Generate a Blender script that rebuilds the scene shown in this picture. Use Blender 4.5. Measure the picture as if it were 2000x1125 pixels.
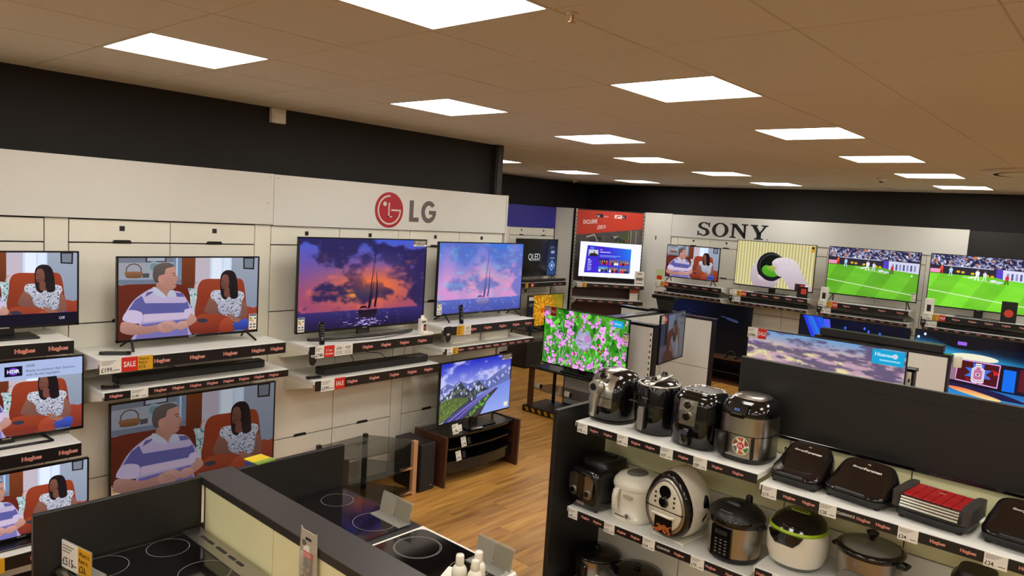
import bpy, math, random
import numpy as np
from mathutils import Matrix, Vector

random.seed(7)
scene = bpy.context.scene
for o in list(bpy.data.objects):
    bpy.data.objects.remove(o, do_unlink=True)
COL = scene.collection
PI = math.pi

# ------------------------------------------------------------------ camera
def cam_axes(yaw, pitch, roll):
    cy, sy = math.cos(yaw), math.sin(yaw)
    fwd = np.array([sy, cy, 0]); right = np.array([cy, -sy, 0]); up = np.array([0, 0, 1.0])
    cp, sp = math.cos(pitch), math.sin(pitch)
    f2 = fwd * cp - up * sp; u2 = up * cp + fwd * sp
    cr, sr = math.cos(roll), math.sin(roll)
    return right * cr + u2 * sr, u2 * cr - right * sr, f2
CAM = np.array([0.0, 0.0, 2.40])
RIGHT, UP, FWD = cam_axes(0.84829406, 0.09972238, 0.06322219)
FPX = 1414.487
cam_data = bpy.data.cameras.new('camera')
cam_data.sensor_width = 36.0
cam_data.lens = 36.0 * FPX / 2000.0
cam_data.clip_start = 0.05
cam_data.clip_end = 100
camera = bpy.data.objects.new('camera', cam_data)
COL.objects.link(camera)
m = Matrix.Identity(4)
for i in range(3):
    m[i][0] = RIGHT[i]; m[i][1] = UP[i]; m[i][2] = -FWD[i]; m[i][3] = CAM[i]
camera.matrix_world = m
scene.camera = camera
def project(p):
    d = np.array(p, float) - CAM
    z = d @ FWD
    if z < 0.05: return None
    return 1000 + FPX * (d @ RIGHT) / z, 562.5 - FPX * (d @ UP) / z, z

# ------------------------------------------------------------------ world + view
world = bpy.data.worlds.new('world'); scene.world = world
world.use_nodes = True
world.node_tree.nodes['Background'].inputs[0].default_value = (0.02, 0.02, 0.02, 1)
world.node_tree.nodes['Background'].inputs[1].default_value = 1.0
scene.view_settings.view_transform = 'Standard'
scene.view_settings.look = 'None'
scene.view_settings.exposure = 0.0
scene.view_settings.gamma = 1.0
scene.view_settings.use_curve_mapping = False
LAMP_STRENGTH = 13.6
LAMP_COLOUR = (1.0, 0.965, 0.89)

# ------------------------------------------------------------------ helpers
def lin(c):
    if isinstance(c, str):
        c = tuple(int(c[i:i + 2], 16) for i in (0, 2, 4))
    out = []
    for v in c[:3]:
        v = v / 255.0
        out.append(v / 12.92 if v <= 0.04045 else ((v + 0.055) / 1.055) ** 2.4)
    return tuple(out)

MATS = {}
def mat(name, col, rough=0.5, metal=0.0, noise=0.0, nscale=30.0, bump=0.0, emit=0.0, coat=0.0, trans=0.0, alpha=1.0, stretch=None, spec=0.5):
    """procedural principled material; noise varies the colour, bump gives fine relief"""
    if name in MATS: return MATS[name]
    M = bpy.data.materials.new(name); M.use_nodes = True
    nt = M.node_tree; b = nt.nodes['Principled BSDF']
    c = lin(col) + (1,)
    b.inputs['Base Color'].default_value = c
    b.inputs['Roughness'].default_value = rough
    b.inputs['Metallic'].default_value = metal
    b.inputs['Coat Weight'].default_value = coat
    b.inputs['Coat Roughness'].default_value = 0.08
    b.inputs['Specular IOR Level'].default_value = spec
    if trans: b.inputs['Transmission Weight'].default_value = trans
    if alpha < 1: b.inputs['Alpha'].default_value = alpha
    if emit:
        b.inputs['Emission Color'].default_value = c
        b.inputs['Emission Strength'].default_value = emit
    if noise or bump:
        tc = nt.nodes.new('ShaderNodeTexCoord'); mp = nt.nodes.new('ShaderNodeMapping')
        nz = nt.nodes.new('ShaderNodeTexNoise')
        nz.inputs['Scale'].default_value = nscale; nz.inputs['Detail'].default_value = 5
        if stretch: mp.inputs['Scale'].default_value = stretch
        nt.links.new(tc.outputs['Object'], mp.inputs[0]); nt.links.new(mp.outputs[0], nz.inputs['Vector'])
        if noise:
            mx = nt.nodes.new('ShaderNodeMix'); mx.data_type = 'RGBA'
            mx.inputs['A'].default_value = tuple(v * (1 - noise) for v in c[:3]) + (1,)
            mx.inputs['B'].default_value = tuple(min(1, v * (1 + noise)) for v in c[:3]) + (1,)
            nt.links.new(nz.outputs['Fac'], mx.inputs['Factor']); nt.links.new(mx.outputs['Result'], b.inputs['Base Color'])
        if bump:
            bp = nt.nodes.new('ShaderNodeBump'); bp.inputs['Strength'].default_value = bump; bp.inputs['Distance'].default_value = 0.002
            nt.links.new(nz.outputs['Fac'], bp.inputs['Height']); nt.links.new(bp.outputs[0], b.inputs['Normal'])
    MATS[name] = M
    return M

def screen_mat(strength, rough=0.12):
    key = 'screen_%.2f' % strength
    if key in MATS: return MATS[key]
    M = bpy.data.materials.new(key); M.use_nodes = True
    nt = M.node_tree; b = nt.nodes['Principled BSDF']
    at = nt.nodes.new('ShaderNodeAttribute'); at.attribute_name = 'Col'
    b.inputs['Base Color'].default_value = (0.004, 0.004, 0.004, 1)
    b.inputs['Roughness'].default_value = rough
    b.inputs['Specular IOR Level'].default_value = 0.3
    nt.links.new(at.outputs['Color'], b.inputs['Emission Color'])
    b.inputs['Emission Strength'].default_value = strength
    MATS[key] = M
    return M

def print_mat():
    """matt printed surface coloured by the mesh's own colour attribute"""
    if 'print' in MATS: return MATS['print']
    M = bpy.data.materials.new('print'); M.use_nodes = True
    nt = M.node_tree; b = nt.nodes['Principled BSDF']
    at = nt.nodes.new('ShaderNodeAttribute'); at.attribute_name = 'Col'
    b.inputs['Roughness'].default_value = 0.45
    nt.links.new(at.outputs['Color'], b.inputs['Base Color'])
    MATS['print'] = M
    return M

# text outlines from the built-in font, cached as plain vertex/face lists
_txt = {}
def text_geo(s, bold=0.0):
    k = (s, bold)
    if k in _txt: return _txt[k]
    cu = bpy.data.curves.new('t', 'FONT'); cu.body = s; cu.size = 1.0; cu.offset = bold; cu.resolution_u = 2; cu.fill_mode = 'FRONT'
    ob = bpy.data.objects.new('t', cu); COL.objects.link(ob)
    dg = bpy.context.evaluated_depsgraph_get()
    me = bpy.data.meshes.new_from_object(ob.evaluated_get(dg))
    V = [(v.co.x, v.co.y) for v in me.vertices]; Fs = [tuple(p.vertices) for p in me.polygons]
    bpy.data.objects.remove(ob, do_unlink=True); bpy.data.curves.remove(cu); bpy.data.meshes.remove(me)
    if not V: V = [(0, 0)]; Fs = []
    xs = [v[0] for v in V]; ys = [v[1] for v in V]
    _txt[k] = (V, Fs, min(xs), max(xs), min(ys), max(ys))
    return _txt[k]

def catmull(pts, n=5):
    out = []; L = len(pts)
    for i in range(L):
        p0, p1, p2, p3 = [np.array(pts[(i + k - 1) % L], float) for k in range(4)]
        for j in range(n):
            t = j / n
            out.append(tuple(0.5 * ((2 * p1) + (-p0 + p2) * t + (2 * p0 - 5 * p1 + 4 * p2 - p3) * t * t + (-p0 + 3 * p1 - 3 * p2 + p3) * t ** 3)))
    return out

def sring(cx, cy, z, rx, ry, p=2.0, n=32, rot=0.0):
    """superellipse ring (p=2 ellipse, larger p squarer)"""
    out = []
    for i in range(n):
        a = 2 * PI * i / n
        c, s = math.cos(a), math.sin(a)
        x = rx * math.copysign(abs(c) ** (2 / p), c); y = ry * math.copysign(abs(s) ** (2 / p), s)
        out.append((cx + x * math.cos(rot) - y * math.sin(rot), cy + x * math.sin(rot) + y * math.cos(rot), z))
    return out

class MB:
    """collects shapes; build() links them as ONE mesh object"""
    def __init__(s): s.V = []; s.F = []; s.M = []; s.S = []
    def add(s, V, F, m=0, smooth=False):
        b = len(s.V); s.V += [tuple(v) for v in V]
        for f in F:
            s.F.append(tuple(b + i for i in f)); s.M.append(m); s.S.append(smooth)
        return s
    def box(s, x0, x1, y0, y1, z0, z1, m=0, bev=0.0):
        if x0 > x1: x0, x1 = x1, x0
        if y0 > y1: y0, y1 = y1, y0
        if z0 > z1: z0, z1 = z1, z0
        if bev <= 0:
            V = [(x, y, z) for x in (x0, x1) for y in (y0, y1) for z in (z0, z1)]
            return s.add(V, [(0, 1, 3, 2), (4, 6, 7, 5), (0, 4, 5, 1), (2, 3, 7, 6), (0, 2, 6, 4), (1, 5, 7, 3)], m)
        V = []; idx = {}
        X = (x0, x1); Y = (y0, y1); Z = (z0, z1)
        for i in (0, 1):
            for j in (0, 1):
                for k in (0, 1):
                    for a in range(3):
                        p = [X[i], Y[j], Z[k]]
                        for b_ in range(3):
                            if b_ != a: p[b_] += bev * (1 if (i, j, k)[b_] == 0 else -1)
                        idx[(i, j, k, a)] = len(V); V.append(tuple(p))
        F = []
        for a in range(3):
            b_, c_ = (a + 1) % 3, (a + 2) % 3
            for sd in (0, 1):
                q = []
                for u, v in ((0, 0), (1, 0), (1, 1), (0, 1)):
                    t = [0, 0, 0]; t[a] = sd; t[b_] = u; t[c_] = v
                    q.append(idx[(t[0], t[1], t[2], a)])
                F.append(tuple(q if sd else q[::-1]))
            for u in (0, 1):
                for v in (0, 1):
                    t0 = [0, 0, 0]; t0[b_] = u; t0[c_] = v; t1 = list(t0); t1[a] = 1
                    q = (idx[(*t0, b_)], idx[(*t1, b_)], idx[(*t1, c_)], idx[(*t0, c_)])
                    F.append(q if (u ^ v) else q[::-1])
        for i in (0, 1):
            for j in (0, 1):
                for k in (0, 1):
                    t = (idx[(i, j, k, 0)], idx[(i, j, k, 1)], idx[(i, j, k, 2)])
                    F.append(t if (i + j + k) % 2 else t[::-1])
        return s.add(V, F, m)
    def loft(s, rings, m=0, smooth=True, cap0=True, cap1=True, close=True, mcap=None):
        n = len(rings[0]); V = [p for r in rings for p in r]; F = []
        for k in range(len(rings) - 1):
            for i in range(n if close else n - 1):
                j = (i + 1) % n
                F.append((k * n + i, k * n + j, (k + 1) * n + j, (k + 1) * n + i))
        s.add(V, F, m, smooth)
        mc = m if mcap is None else mcap
        if cap0: s.add(rings[0], [tuple(range(n))[::-1]], mc)
        if cap1: s.add(rings[-1], [tuple(range(n))], mc)
        return s
    def cyl(s, p0, p1, r0, r1=None, n=20, m=0, caps=True, smooth=True):
        r1 = r0 if r1 is None else r1
        p0 = Vector(p0); p1 = Vector(p1); d = (p1 - p0).normalized()
        a = d.orthogonal().normalized(); b = d.cross(a)
        R0 = [tuple(p0 + (a * math.cos(t) + b * math.sin(t)) * r0) for t in [2 * PI * i / n for i in range(n)]]
        R1 = [tuple(p1 + (a * math.cos(t) + b * math.sin(t)) * r1) for t in [2 * PI * i / n for i in range(n)]]
        return s.loft([R0, R1], m, smooth, caps, caps)
    def lathe(s, prof, cx=0, cy=0, n=32, m=0, sx=1, sy=1, p=2.0, smooth=True, cap0=True, cap1=True):
        return s.loft([sring(cx, cy, z, r * sx, r * sy, p, n) for r, z in prof], m, smooth, cap0, cap1)
    def tube(s, pts, r, n=8, m=0):
        pts = [Vector(p) for p in pts]; rings = []
        for i, p in enumerate(pts):
            d = (pts[min(i + 1, len(pts) - 1)] - pts[max(i - 1, 0)]).normalized()
            up = Vector((0, 0, 1)) if abs(d.z) < 0.9 else Vector((1, 0, 0))
            a = d.cross(up).normalized(); b = a.cross(d)
            rings.append([tuple(p + (a * math.cos(t) + b * math.sin(t)) * r) for t in [2 * PI * k / n for k in range(n)]])
        return s.loft(rings, m, True)
    def prism(s, poly, axis, a, b, m=0, smooth=False):
        """2D outline extruded along an axis: 'x' takes (y,z), 'y' takes (x,z), 'z' takes (x,y)"""
        def P(q, t): return (t, q[0], q[1]) if axis == 'x' else ((q[0], t, q[1]) if axis == 'y' else (q[0], q[1], t))
        n = len(poly)
        A = [P(q, a) for q in poly]; B = [P(q, b) for q in poly]
        s.add(A + B, [(i, (i + 1) % n, n + (i + 1) % n, n + i) for i in range(n)], m, smooth)
        s.add(A, [tuple(range(n))[::-1]], m); s.add(B, [tuple(range(n))], m)
        return s
    def text(s, t, cx, y, cz, h, m=0, bold=0.0, align='c', sx=1.0, shear=0.0, slope=0.0):
        """flat lettering in the local xz plane, facing -y; h is the height of a capital"""
        V, Fs, x0, x1, y0, y1 = text_geo(t, bold)
        k = h / 0.69
        ox = {'c': -(x0 + x1) / 2, 'l': -x0, 'r': -x1}[align]
        s.add([(cx + (vx + ox + shear * vy) * k * sx, y, cz + vy * k + slope * (vx + ox) * k * sx) for vx, vy in V], Fs, m)
        return s
    def tf(s, M, start=0):
        s.V[start:] = [tuple(M @ Vector(v)) for v in s.V[start:]]; return s
    def mesh(s, name, mats):
        me = bpy.data.meshes.new(name)
        me.from_pydata(s.V, [], s.F)
        for mm in (mats if isinstance(mats, (list, tuple)) else [mats]): me.materials.append(mm)
        me.polygons.foreach_set('material_index', s.M); me.polygons.foreach_set('use_smooth', s.S)
        me.update()
        return me
    def build(s, name, mats, parent=None, loc=(0, 0, 0), rotz=0.0, kind=None, label=None):
        return link(name, s.mesh(name, mats), parent, loc, rotz, kind, label)

def link(name, me, parent=None, loc=(0, 0, 0), rotz=0.0, kind=None, label=None, scale=None):
    o = bpy.data.objects.new(name, me); COL.objects.link(o)
    o.parent = parent; o.location = loc; o.rotation_euler = (0, 0, rotz)
    if scale: o.scale = scale
    if kind: o['kind'] = kind
    if label: o['label'] = label
    return o

def thing(name, label, cat, loc=(0, 0, 0), rotz=0.0, group=None):
    o = bpy.data.objects.new(name, None); COL.objects.link(o)
    o.empty_display_size = 0.05
    o.location = loc; o.rotation_euler = (0, 0, rotz)
    return tag(o, label, cat, group)
def tag(o, label, cat, group=None):
    o['label'] = label; o['category'] = cat
    if group: o['group'] = group
    return o
def copy_tree(root, loc, rotz=None, label=None):
    r = root.copy(); COL.objects.link(r); r.location = loc
    if rotz is not None: r.rotation_euler = (0, 0, rotz)
    if label: r['label'] = label
    for ch in root.children:
        c = ch.copy(); COL.objects.link(c); c.parent = r
        for g in ch.children:
            d = g.copy(); COL.objects.link(d); d.parent = c
    return r
R90 = -PI / 2      # things that face -x (local x runs along world -y, local y along world +x)

# ------------------------------------------------------------------ materials
M_CREAM = mat('cream_laminate', 'F0ECDD', 0.45, noise=0.03, nscale=6)
M_WHITE = mat('white_laminate', 'E2E1DB', 0.4, noise=0.02, nscale=5)
M_BLACKWALL = mat('black_paint', '1C1A19', 0.75, noise=0.12, nscale=8)
M_BLACK = mat('black_laminate', '1A1817', 0.42, noise=0.1, nscale=25)
M_GAP = mat('dark_gap', '17130F', 0.8, noise=0.1)
M_STRIP = mat('strip_black', '1B1516', 0.35, noise=0.05)
M_RED = mat('sale_red', 'D3281E', 0.45, noise=0.03)
M_LOGO = mat('logo_red', 'D8402C', 0.5, noise=0.02)
M_YEL = mat('ticket_yellow', 'D9A21E', 0.5, noise=0.03)
M_PAPER = mat('paper_white', 'ECE8DE', 0.55, noise=0.02)
M_INK = mat('ink_black', '181818', 0.6, noise=0.05)
M_GLOSSB = mat('gloss_black_plastic', '0B0A0B', 0.12, noise=0.05, coat=0.3)
M_SATINB = mat('satin_black_plastic', '141314', 0.38, noise=0.08)
M_STEEL = mat('brushed_steel', 'B4AFA6', 0.28, 1.0, noise=0.12, nscale=14, stretch=(1, 1, 40))
M_STEELH = mat('brushed_steel_flat', 'A9A49A', 0.33, 1.0, noise=0.1, nscale=14, stretch=(40, 1, 1))
M_SILVER = mat('silver_plastic', 'B9B6AE', 0.3, 0.7, noise=0.03)
M_CHROME = mat('chrome', 'D6D4CE', 0.1, 1.0, noise=0.02)
M_GREY = mat('grey_plastic', '6E6B68', 0.45, noise=0.05)
M_WPLAS = mat('white_plastic', 'E6E1D2', 0.22, noise=0.02, coat=0.3)
M_WOODD = mat('walnut_veneer', '4A2A1B', 0.42, noise=0.35, nscale=9, stretch=(3, 3, 0.4))
M_SMOKE = mat('smoked_glass', '20221C', 0.04, noise=0.02, alpha=0.45, coat=0.4)
M_COPPER = mat('copper_metal', 'CDA27A', 0.4, 0.35, noise=0.08)
M_CABLE = mat('cable_black', '121111', 0.5, noise=0.05)
# ------------------------------------------------------------------ the room
X0, X1, Y0, Y1, ZC = -4.0, 11.80, -5.0, 8.55, 3.102
WALL_Y, WALL_END = 5.17, 5.51

def wood_mat():
    M = bpy.data.materials.new('oak_floor'); M.use_nodes = True
    nt = M.node_tree; b = nt.nodes['Principled BSDF']
    g = nt.nodes.new('ShaderNodeNewGeometry'); oi = nt.nodes.new('ShaderNodeObjectInfo')
    mp = nt.nodes.new('ShaderNodeMapping'); mp.inputs['Scale'].default_value = (0.9, 9, 1)
    ad = nt.nodes.new('ShaderNodeVectorMath'); ad.operation = 'ADD'
    sc = nt.nodes.new('ShaderNodeVectorMath'); sc.operation = 'SCALE'; sc.inputs['Scale'].default_value = 7.0
    cb = nt.nodes.new('ShaderNodeCombineXYZ')
    nt.links.new(oi.outputs['Random'], cb.inputs[0]); nt.links.new(oi.outputs['Random'], cb.inputs[2])
    nt.links.new(cb.outputs[0], sc.inputs[0])
    nt.links.new(g.outputs['Position'], mp.inputs[0]); nt.links.new(mp.outputs[0], ad.inputs[0]); nt.links.new(sc.outputs[0], ad.inputs[1])
    nz = nt.nodes.new('ShaderNodeTexNoise'); nz.inputs['Scale'].default_value = 2.2; nz.inputs['Detail'].default_value = 7; nz.inputs['Distortion'].default_value = 0.6
    nt.links.new(ad.outputs[0], nz.inputs['Vector'])
    r = nt.nodes.new('ShaderNodeValToRGB')
    r.color_ramp.elements[0].position = 0.3; r.color_ramp.elements[0].color = lin('8F5F28') + (1,)
    r.color_ramp.elements[1].position = 0.72; r.color_ramp.elements[1].color = lin('C79A52') + (1,)
    e = r.color_ramp.elements.new(0.5); e.color = lin('B5823D') + (1,)
    nt.links.new(nz.outputs['Fac'], r.inputs[0])
    hs = nt.nodes.new('ShaderNodeHueSaturation')
    mr = nt.nodes.new('ShaderNodeMapRange'); mr.inputs['To Min'].default_value = 0.80; mr.inputs['To Max'].default_value = 1.16
    nt.links.new(oi.outputs['Random'], mr.inputs['Value']); nt.links.new(mr.outputs[0], hs.inputs['Value'])
    nt.links.new(r.outputs[0], hs.inputs['Color']); nt.links.new(hs.outputs[0], b.inputs['Base Color'])
    b.inputs['Roughness'].default_value = 0.38
    return M
M_OAK = wood_mat()

floor = MB().box(X0, X1 + .3, Y0, Y1 + .3, -0.06, -0.004).build('floor', M_GAP, kind='structure')
PL, PW = 1.2, 0.19
plank_me = MB().box(-PL / 2 + .0008, PL / 2 - .0008, -PW / 2 + .0008, PW / 2 - .0008, -0.0035, 0.0, bev=0.0012).mesh('plank', M_OAK)
cand = []
row = 0
y = Y0 + PW / 2
while y < Y1:
    x = X0 + PL / 2 - ((row * 0.37) % 1.0) * PL
    while x - PL / 2 < X1:
        xa, xb = max(x - PL / 2, X0), min(x + PL / 2, X1)
        if xb - xa > 0.1: cand.append(((xa + xb) / 2, y, xb - xa))
        x += PL
    y += PW; row += 1
def vis_score(cx, cy, z):
    q = project((cx, cy, z))
    if q is None or not (-60 < q[0] < 2060 and -60 < q[1] < 1185): return 0
    return 1.0 / q[2] ** 2
def floor_open(cx, cy):       # the walkway the photograph shows
    q = project((cx, cy, 0))
    return q is not None and 740 < q[0] < 1500 and 690 < q[1] < 1185
scored = sorted([(vis_score(cx, cy, 0) + (10 if floor_open(cx, cy) else 0), cx, cy, w) for cx, cy, w in cand], reverse=True)
rest = MB()
for i, (s_, cx, cy, w) in enumerate(scored):
    if i < 290 and s_ > 0:
        o = link('plank', plank_me, floor, (cx, cy, 0)); o.scale = (w / PL, 1, 1)
    else:
        rest.box(cx - w / 2 + .0008, cx + w / 2 - .0008, cy - PW / 2 + .0008, cy + PW / 2 - .0008, -0.0035, 0.0)
rest.build('plank_field', M_OAK, floor, kind='stuff')

MB().box(X0 - .1, WALL_END, WALL_Y, WALL_Y + .1, 0, ZC + .1).build('wall_left', M_BLACKWALL, kind='structure')
MB().box(WALL_END - .1, WALL_END, WALL_Y + .1, Y1 + .1, 0, ZC + .1).build('wall_return', M_BLACKWALL, kind='structure')
MB().box(WALL_END, X1 + .1, Y1, Y1 + .1, 0, ZC + .1).build('wall_far_left', M_BLACKWALL, kind='structure')
MB().box(X1, X1 + .1, Y0 - .1, Y1, 0, ZC + .1).build('wall_far', M_BLACKWALL, kind='structure')
MB().box(X0 - .1, X1 + .1, Y0 - .1, Y0, 0, ZC + .1).build('wall_right', mat('grey_paint', '8C877C', 0.8, noise=0.05), kind='structure')
MB().box(X0 - .1, X0, Y0, WALL_Y, 0, ZC + .1).build('wall_behind', MATS['grey_paint'], kind='structure')
# black steel corner post at the end of the left wall
MB().box(5.425, 5.53, 5.10, 5.20, 0, ZC, bev=.004).box(5.44, 5.515, 5.092, 5.10, 0, ZC, 0).build('trim_1', mat('post_charcoal', '2B2928', 0.5, noise=0.05), kind='structure')

# ceiling: tiles in a metal grid
M_TILE = mat('ceiling_tile', 'D6D2C6', 0.9, noise=0.05, nscale=60, bump=0.25)
M_GRID = mat('ceiling_grid', 'BEB9AC', 0.6, noise=0.03)
ceiling = MB().box(X0, X1 + .1, Y0, Y1 + .1, ZC + .03, ZC + .1).build('ceiling', M_GAP, kind='structure')
GX, GY, GP = 1.355, 1.02, 0.60
g = MB()
for k in range(-9, 19):
    x = GX + GP * k
    if X0 < x < X1: g.box(x - .012, x + .012, Y0, WALL_Y if x < WALL_END else Y1, ZC + .003, ZC + .03)
for k in range(-11, 14):
    y = GY + GP * k
    if Y0 < y < Y1: g.box(X0 if y < WALL_Y else WALL_END, X1, y - .012, y + .012, ZC + .0035, ZC + .0295)
g.build('grid_bars', M_GRID, ceiling)
LIGHTS = set()
for i in (-9, -6, -3, 0, 3, 6, 9, 12, 15):
    for j in (-8, -5, -2, 1, 4):
        if j == 4 and i >= 9: j = 5
        LIGHTS.add((i, j))
LIGHTS |= {(9, 9), (12, 9), (15, 9)}
tile_me = MB().box(-.2965, .2965, -.2965, .2965, 0, .02, bev=.003).mesh('ceiling_tile', M_TILE)
tiles = []
for i in range(-9, 18):
    for j in range(-11, 13):
        if (i, j) in LIGHTS: continue
        xa, xb = GX + GP * i, GX + GP * (i + 1); ya, yb = GY + GP * j, GY + GP * (j + 1)
        xa, xb, ya, yb = max(xa, X0), min(xb, X1), max(ya, Y0), min(yb, Y1)
        if (xa + xb) / 2 < WALL_END: yb = min(yb, WALL_Y)
        if xb - xa < .05 or yb - ya < .05: continue
        tiles.append((vis_score((xa + xb) / 2, (ya + yb) / 2, ZC), xa, xb, ya, yb))
tiles.sort(reverse=True)
rest = MB()
for k, (s_, xa, xb, ya, yb) in enumerate(tiles):
    if k < 290 and s_ > 0:
        o = link('ceiling_tile', tile_me, ceiling, ((xa + xb) / 2, (ya + yb) / 2, ZC + random.uniform(-.0008, .0012)))
        o.scale = ((xb - xa) / GP, (yb - ya) / GP, 1)
    else:
        rest.box(xa + .0035, xb - .0035, ya + .0035, yb - .0035, ZC, ZC + .02)
rest.build('ceiling_tile_field', M_TILE, ceiling, kind='stuff')

# LED panels set in the grid
M_LED = bpy.data.materials.new('led_diffuser'); M_LED.use_nodes = True
b_ = M_LED.node_tree.nodes['Principled BSDF']
b_.inputs['Emission Color'].default_value = LAMP_COLOUR + (1,)
b_.inputs['Emission Strength'].default_value = LAMP_STRENGTH
M_FRAME = mat('lamp_frame_white', 'DAD2C2', 0.5, noise=0.02)
led_me = MB().box(-.284, .284, -.284, .284, .004, .012).mesh('diffuser', M_LED)
fr = MB()
for a in (-1, 1):
    fr.box(a * .284, a * .297, -.297, .297, 0, .03); fr.box(-.284, .284, a * .284, a * .297, 0, .03)
frame_me = fr.mesh('frame', M_FRAME)
LAMP_AT = {(0, 4): 'beside the black wall over the striped-shirt televisions', (3, 4): 'over the dark sunset television', (6, 4): 'over the pale sunset television by the corner post',
           (0, 1): 'over the cooker island', (3, 1): 'over the air fryer shelving', (6, 1): 'over the aisle between fryer shelving and cloud television', (9, 1): 'over the cloud television',
           (12, 1): 'over the soundbar on the gondola top', (15, 1): 'in front of the brighter football television', (9, 5): 'over the gondola behind the flower television', (12, 5): 'over the tapering black demo unit',
           (15, 5): 'in front of the tea bowl television', (9, 9): 'in the recess right behind the black corner post', (12, 9): 'in front of the blue header board', (15, 9): 'in front of the red racing poster'}
for (i, j) in sorted(LIGHTS):
    t = thing('light_panel', 'square white LED ceiling panel ' + LAMP_AT.get((i, j), 'over the shop floor away from all the televisions'), 'light', (GX + GP * (i + .5), GY + GP * (j + .5), ZC), 0, 'square LED panels in the ceiling')
    link('diffuser', led_me, t); link('frame', frame_me, t)

# small fittings
t = thing('alarm_sensor', 'small white alarm sensor box on the black wall under the ceiling', 'sensor', (2.997, WALL_Y, 3.045))
MB().box(-.06, .06, -.05, 0, -.057, .055, bev=.006).build('housing', M_WPLAS, t)
MB().box(-.045, .045, -.053, -.05, -.045, .02, bev=.001).build('lens', M_PAPER, t)
def detector(x, y, label, r=.05):
    t = thing('smoke_detector', label, 'detector', (x, y, ZC))
    MB().lathe([(r, 0), (r, -.015), (r * .8, -.03)], n=20).build('base', M_WPLAS, t)
    MB().lathe([(r * .55, -.03), (r * .5, -.05), (r * .2, -.055)], n=16).build('sensor_head', M_GREY, t)
detector(9.26, 2.5, 'round white smoke detector on the ceiling tiles beside the right row of lights')
detector(10.6, 8.0, 'round smoke detector on the ceiling close to the far black corner')
t = thing('air_diffuser', 'round ceiling air diffuser with a dark ring gap', 'vent', (8.25, .85, ZC))
MB().lathe([(.50, 0), (.50, -.012), (.44, -.03), (.40, -.03)], n=48, cap0=False, cap1=False).build('outer_ring', M_FRAME, t)
MB().lathe([(.40, -.004), (.02, -.004)], n=48, cap0=False).build('dark_throat', M_GAP, t)
MB().lathe([(.36, -.03), (.30, -.04), (.02, -.042)], n=48, cap0=False).build('centre_plate', M_FRAME, t)
t = thing('sprinkler_head', 'tiny brass sprinkler head in the ceiling beside the nearest light', 'sprinkler', (2.02, 1.585, ZC))
MB().cyl((0, 0, 0), (0, 0, -.008), .02, n=16).build('collar', M_FRAME, t)
MB().cyl((0, 0, -.008), (0, 0, -.03), .006, n=10).cyl((0, 0, -.03), (0, 0, -.033), .014, n=12).build('nozzle', M_COPPER, t)
# ------------------------------------------------------------------ pictures shown on screens and posters
def vnoise(x, y, seed=0):
    xi = np.floor(x).astype(int); yi = np.floor(y).astype(int); fx = x - xi; fy = y - yi
    fx = fx * fx * (3 - 2 * fx); fy = fy * fy * (3 - 2 * fy)
    def h(a, b):
        n = (a * 374761393 + b * 668265263 + seed * 144665) & 0x7fffffff
        n = ((n ^ (n >> 13)) * 1274126177) & 0x7fffffff
        return ((n ^ (n >> 16)) & 0xffff) / 65535.0
    return (h(xi, yi) * (1 - fx) + h(xi + 1, yi) * fx) * (1 - fy) + (h(xi, yi + 1) * (1 - fx) + h(xi + 1, yi + 1) * fx) * fy
def fbm(x, y, seed=0, oct=5):
    s = 0; a = 0.5; t = 0
    for k in range(oct):
        s = s + a * vnoise(x * 2 ** k, y * 2 ** k, seed + k); t += a; a *= 0.55
    return s / t
def ss(a, b, x): 
    t = np.clip((x - a) / (b - a), 0, 1); return t * t * (3 - 2 * t)
def mixc(a, b, t):
    a = np.array(a, float); b = np.array(b, float); t = np.asarray(t)[..., None]
    return a * (1 - t) + b * t

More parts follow.
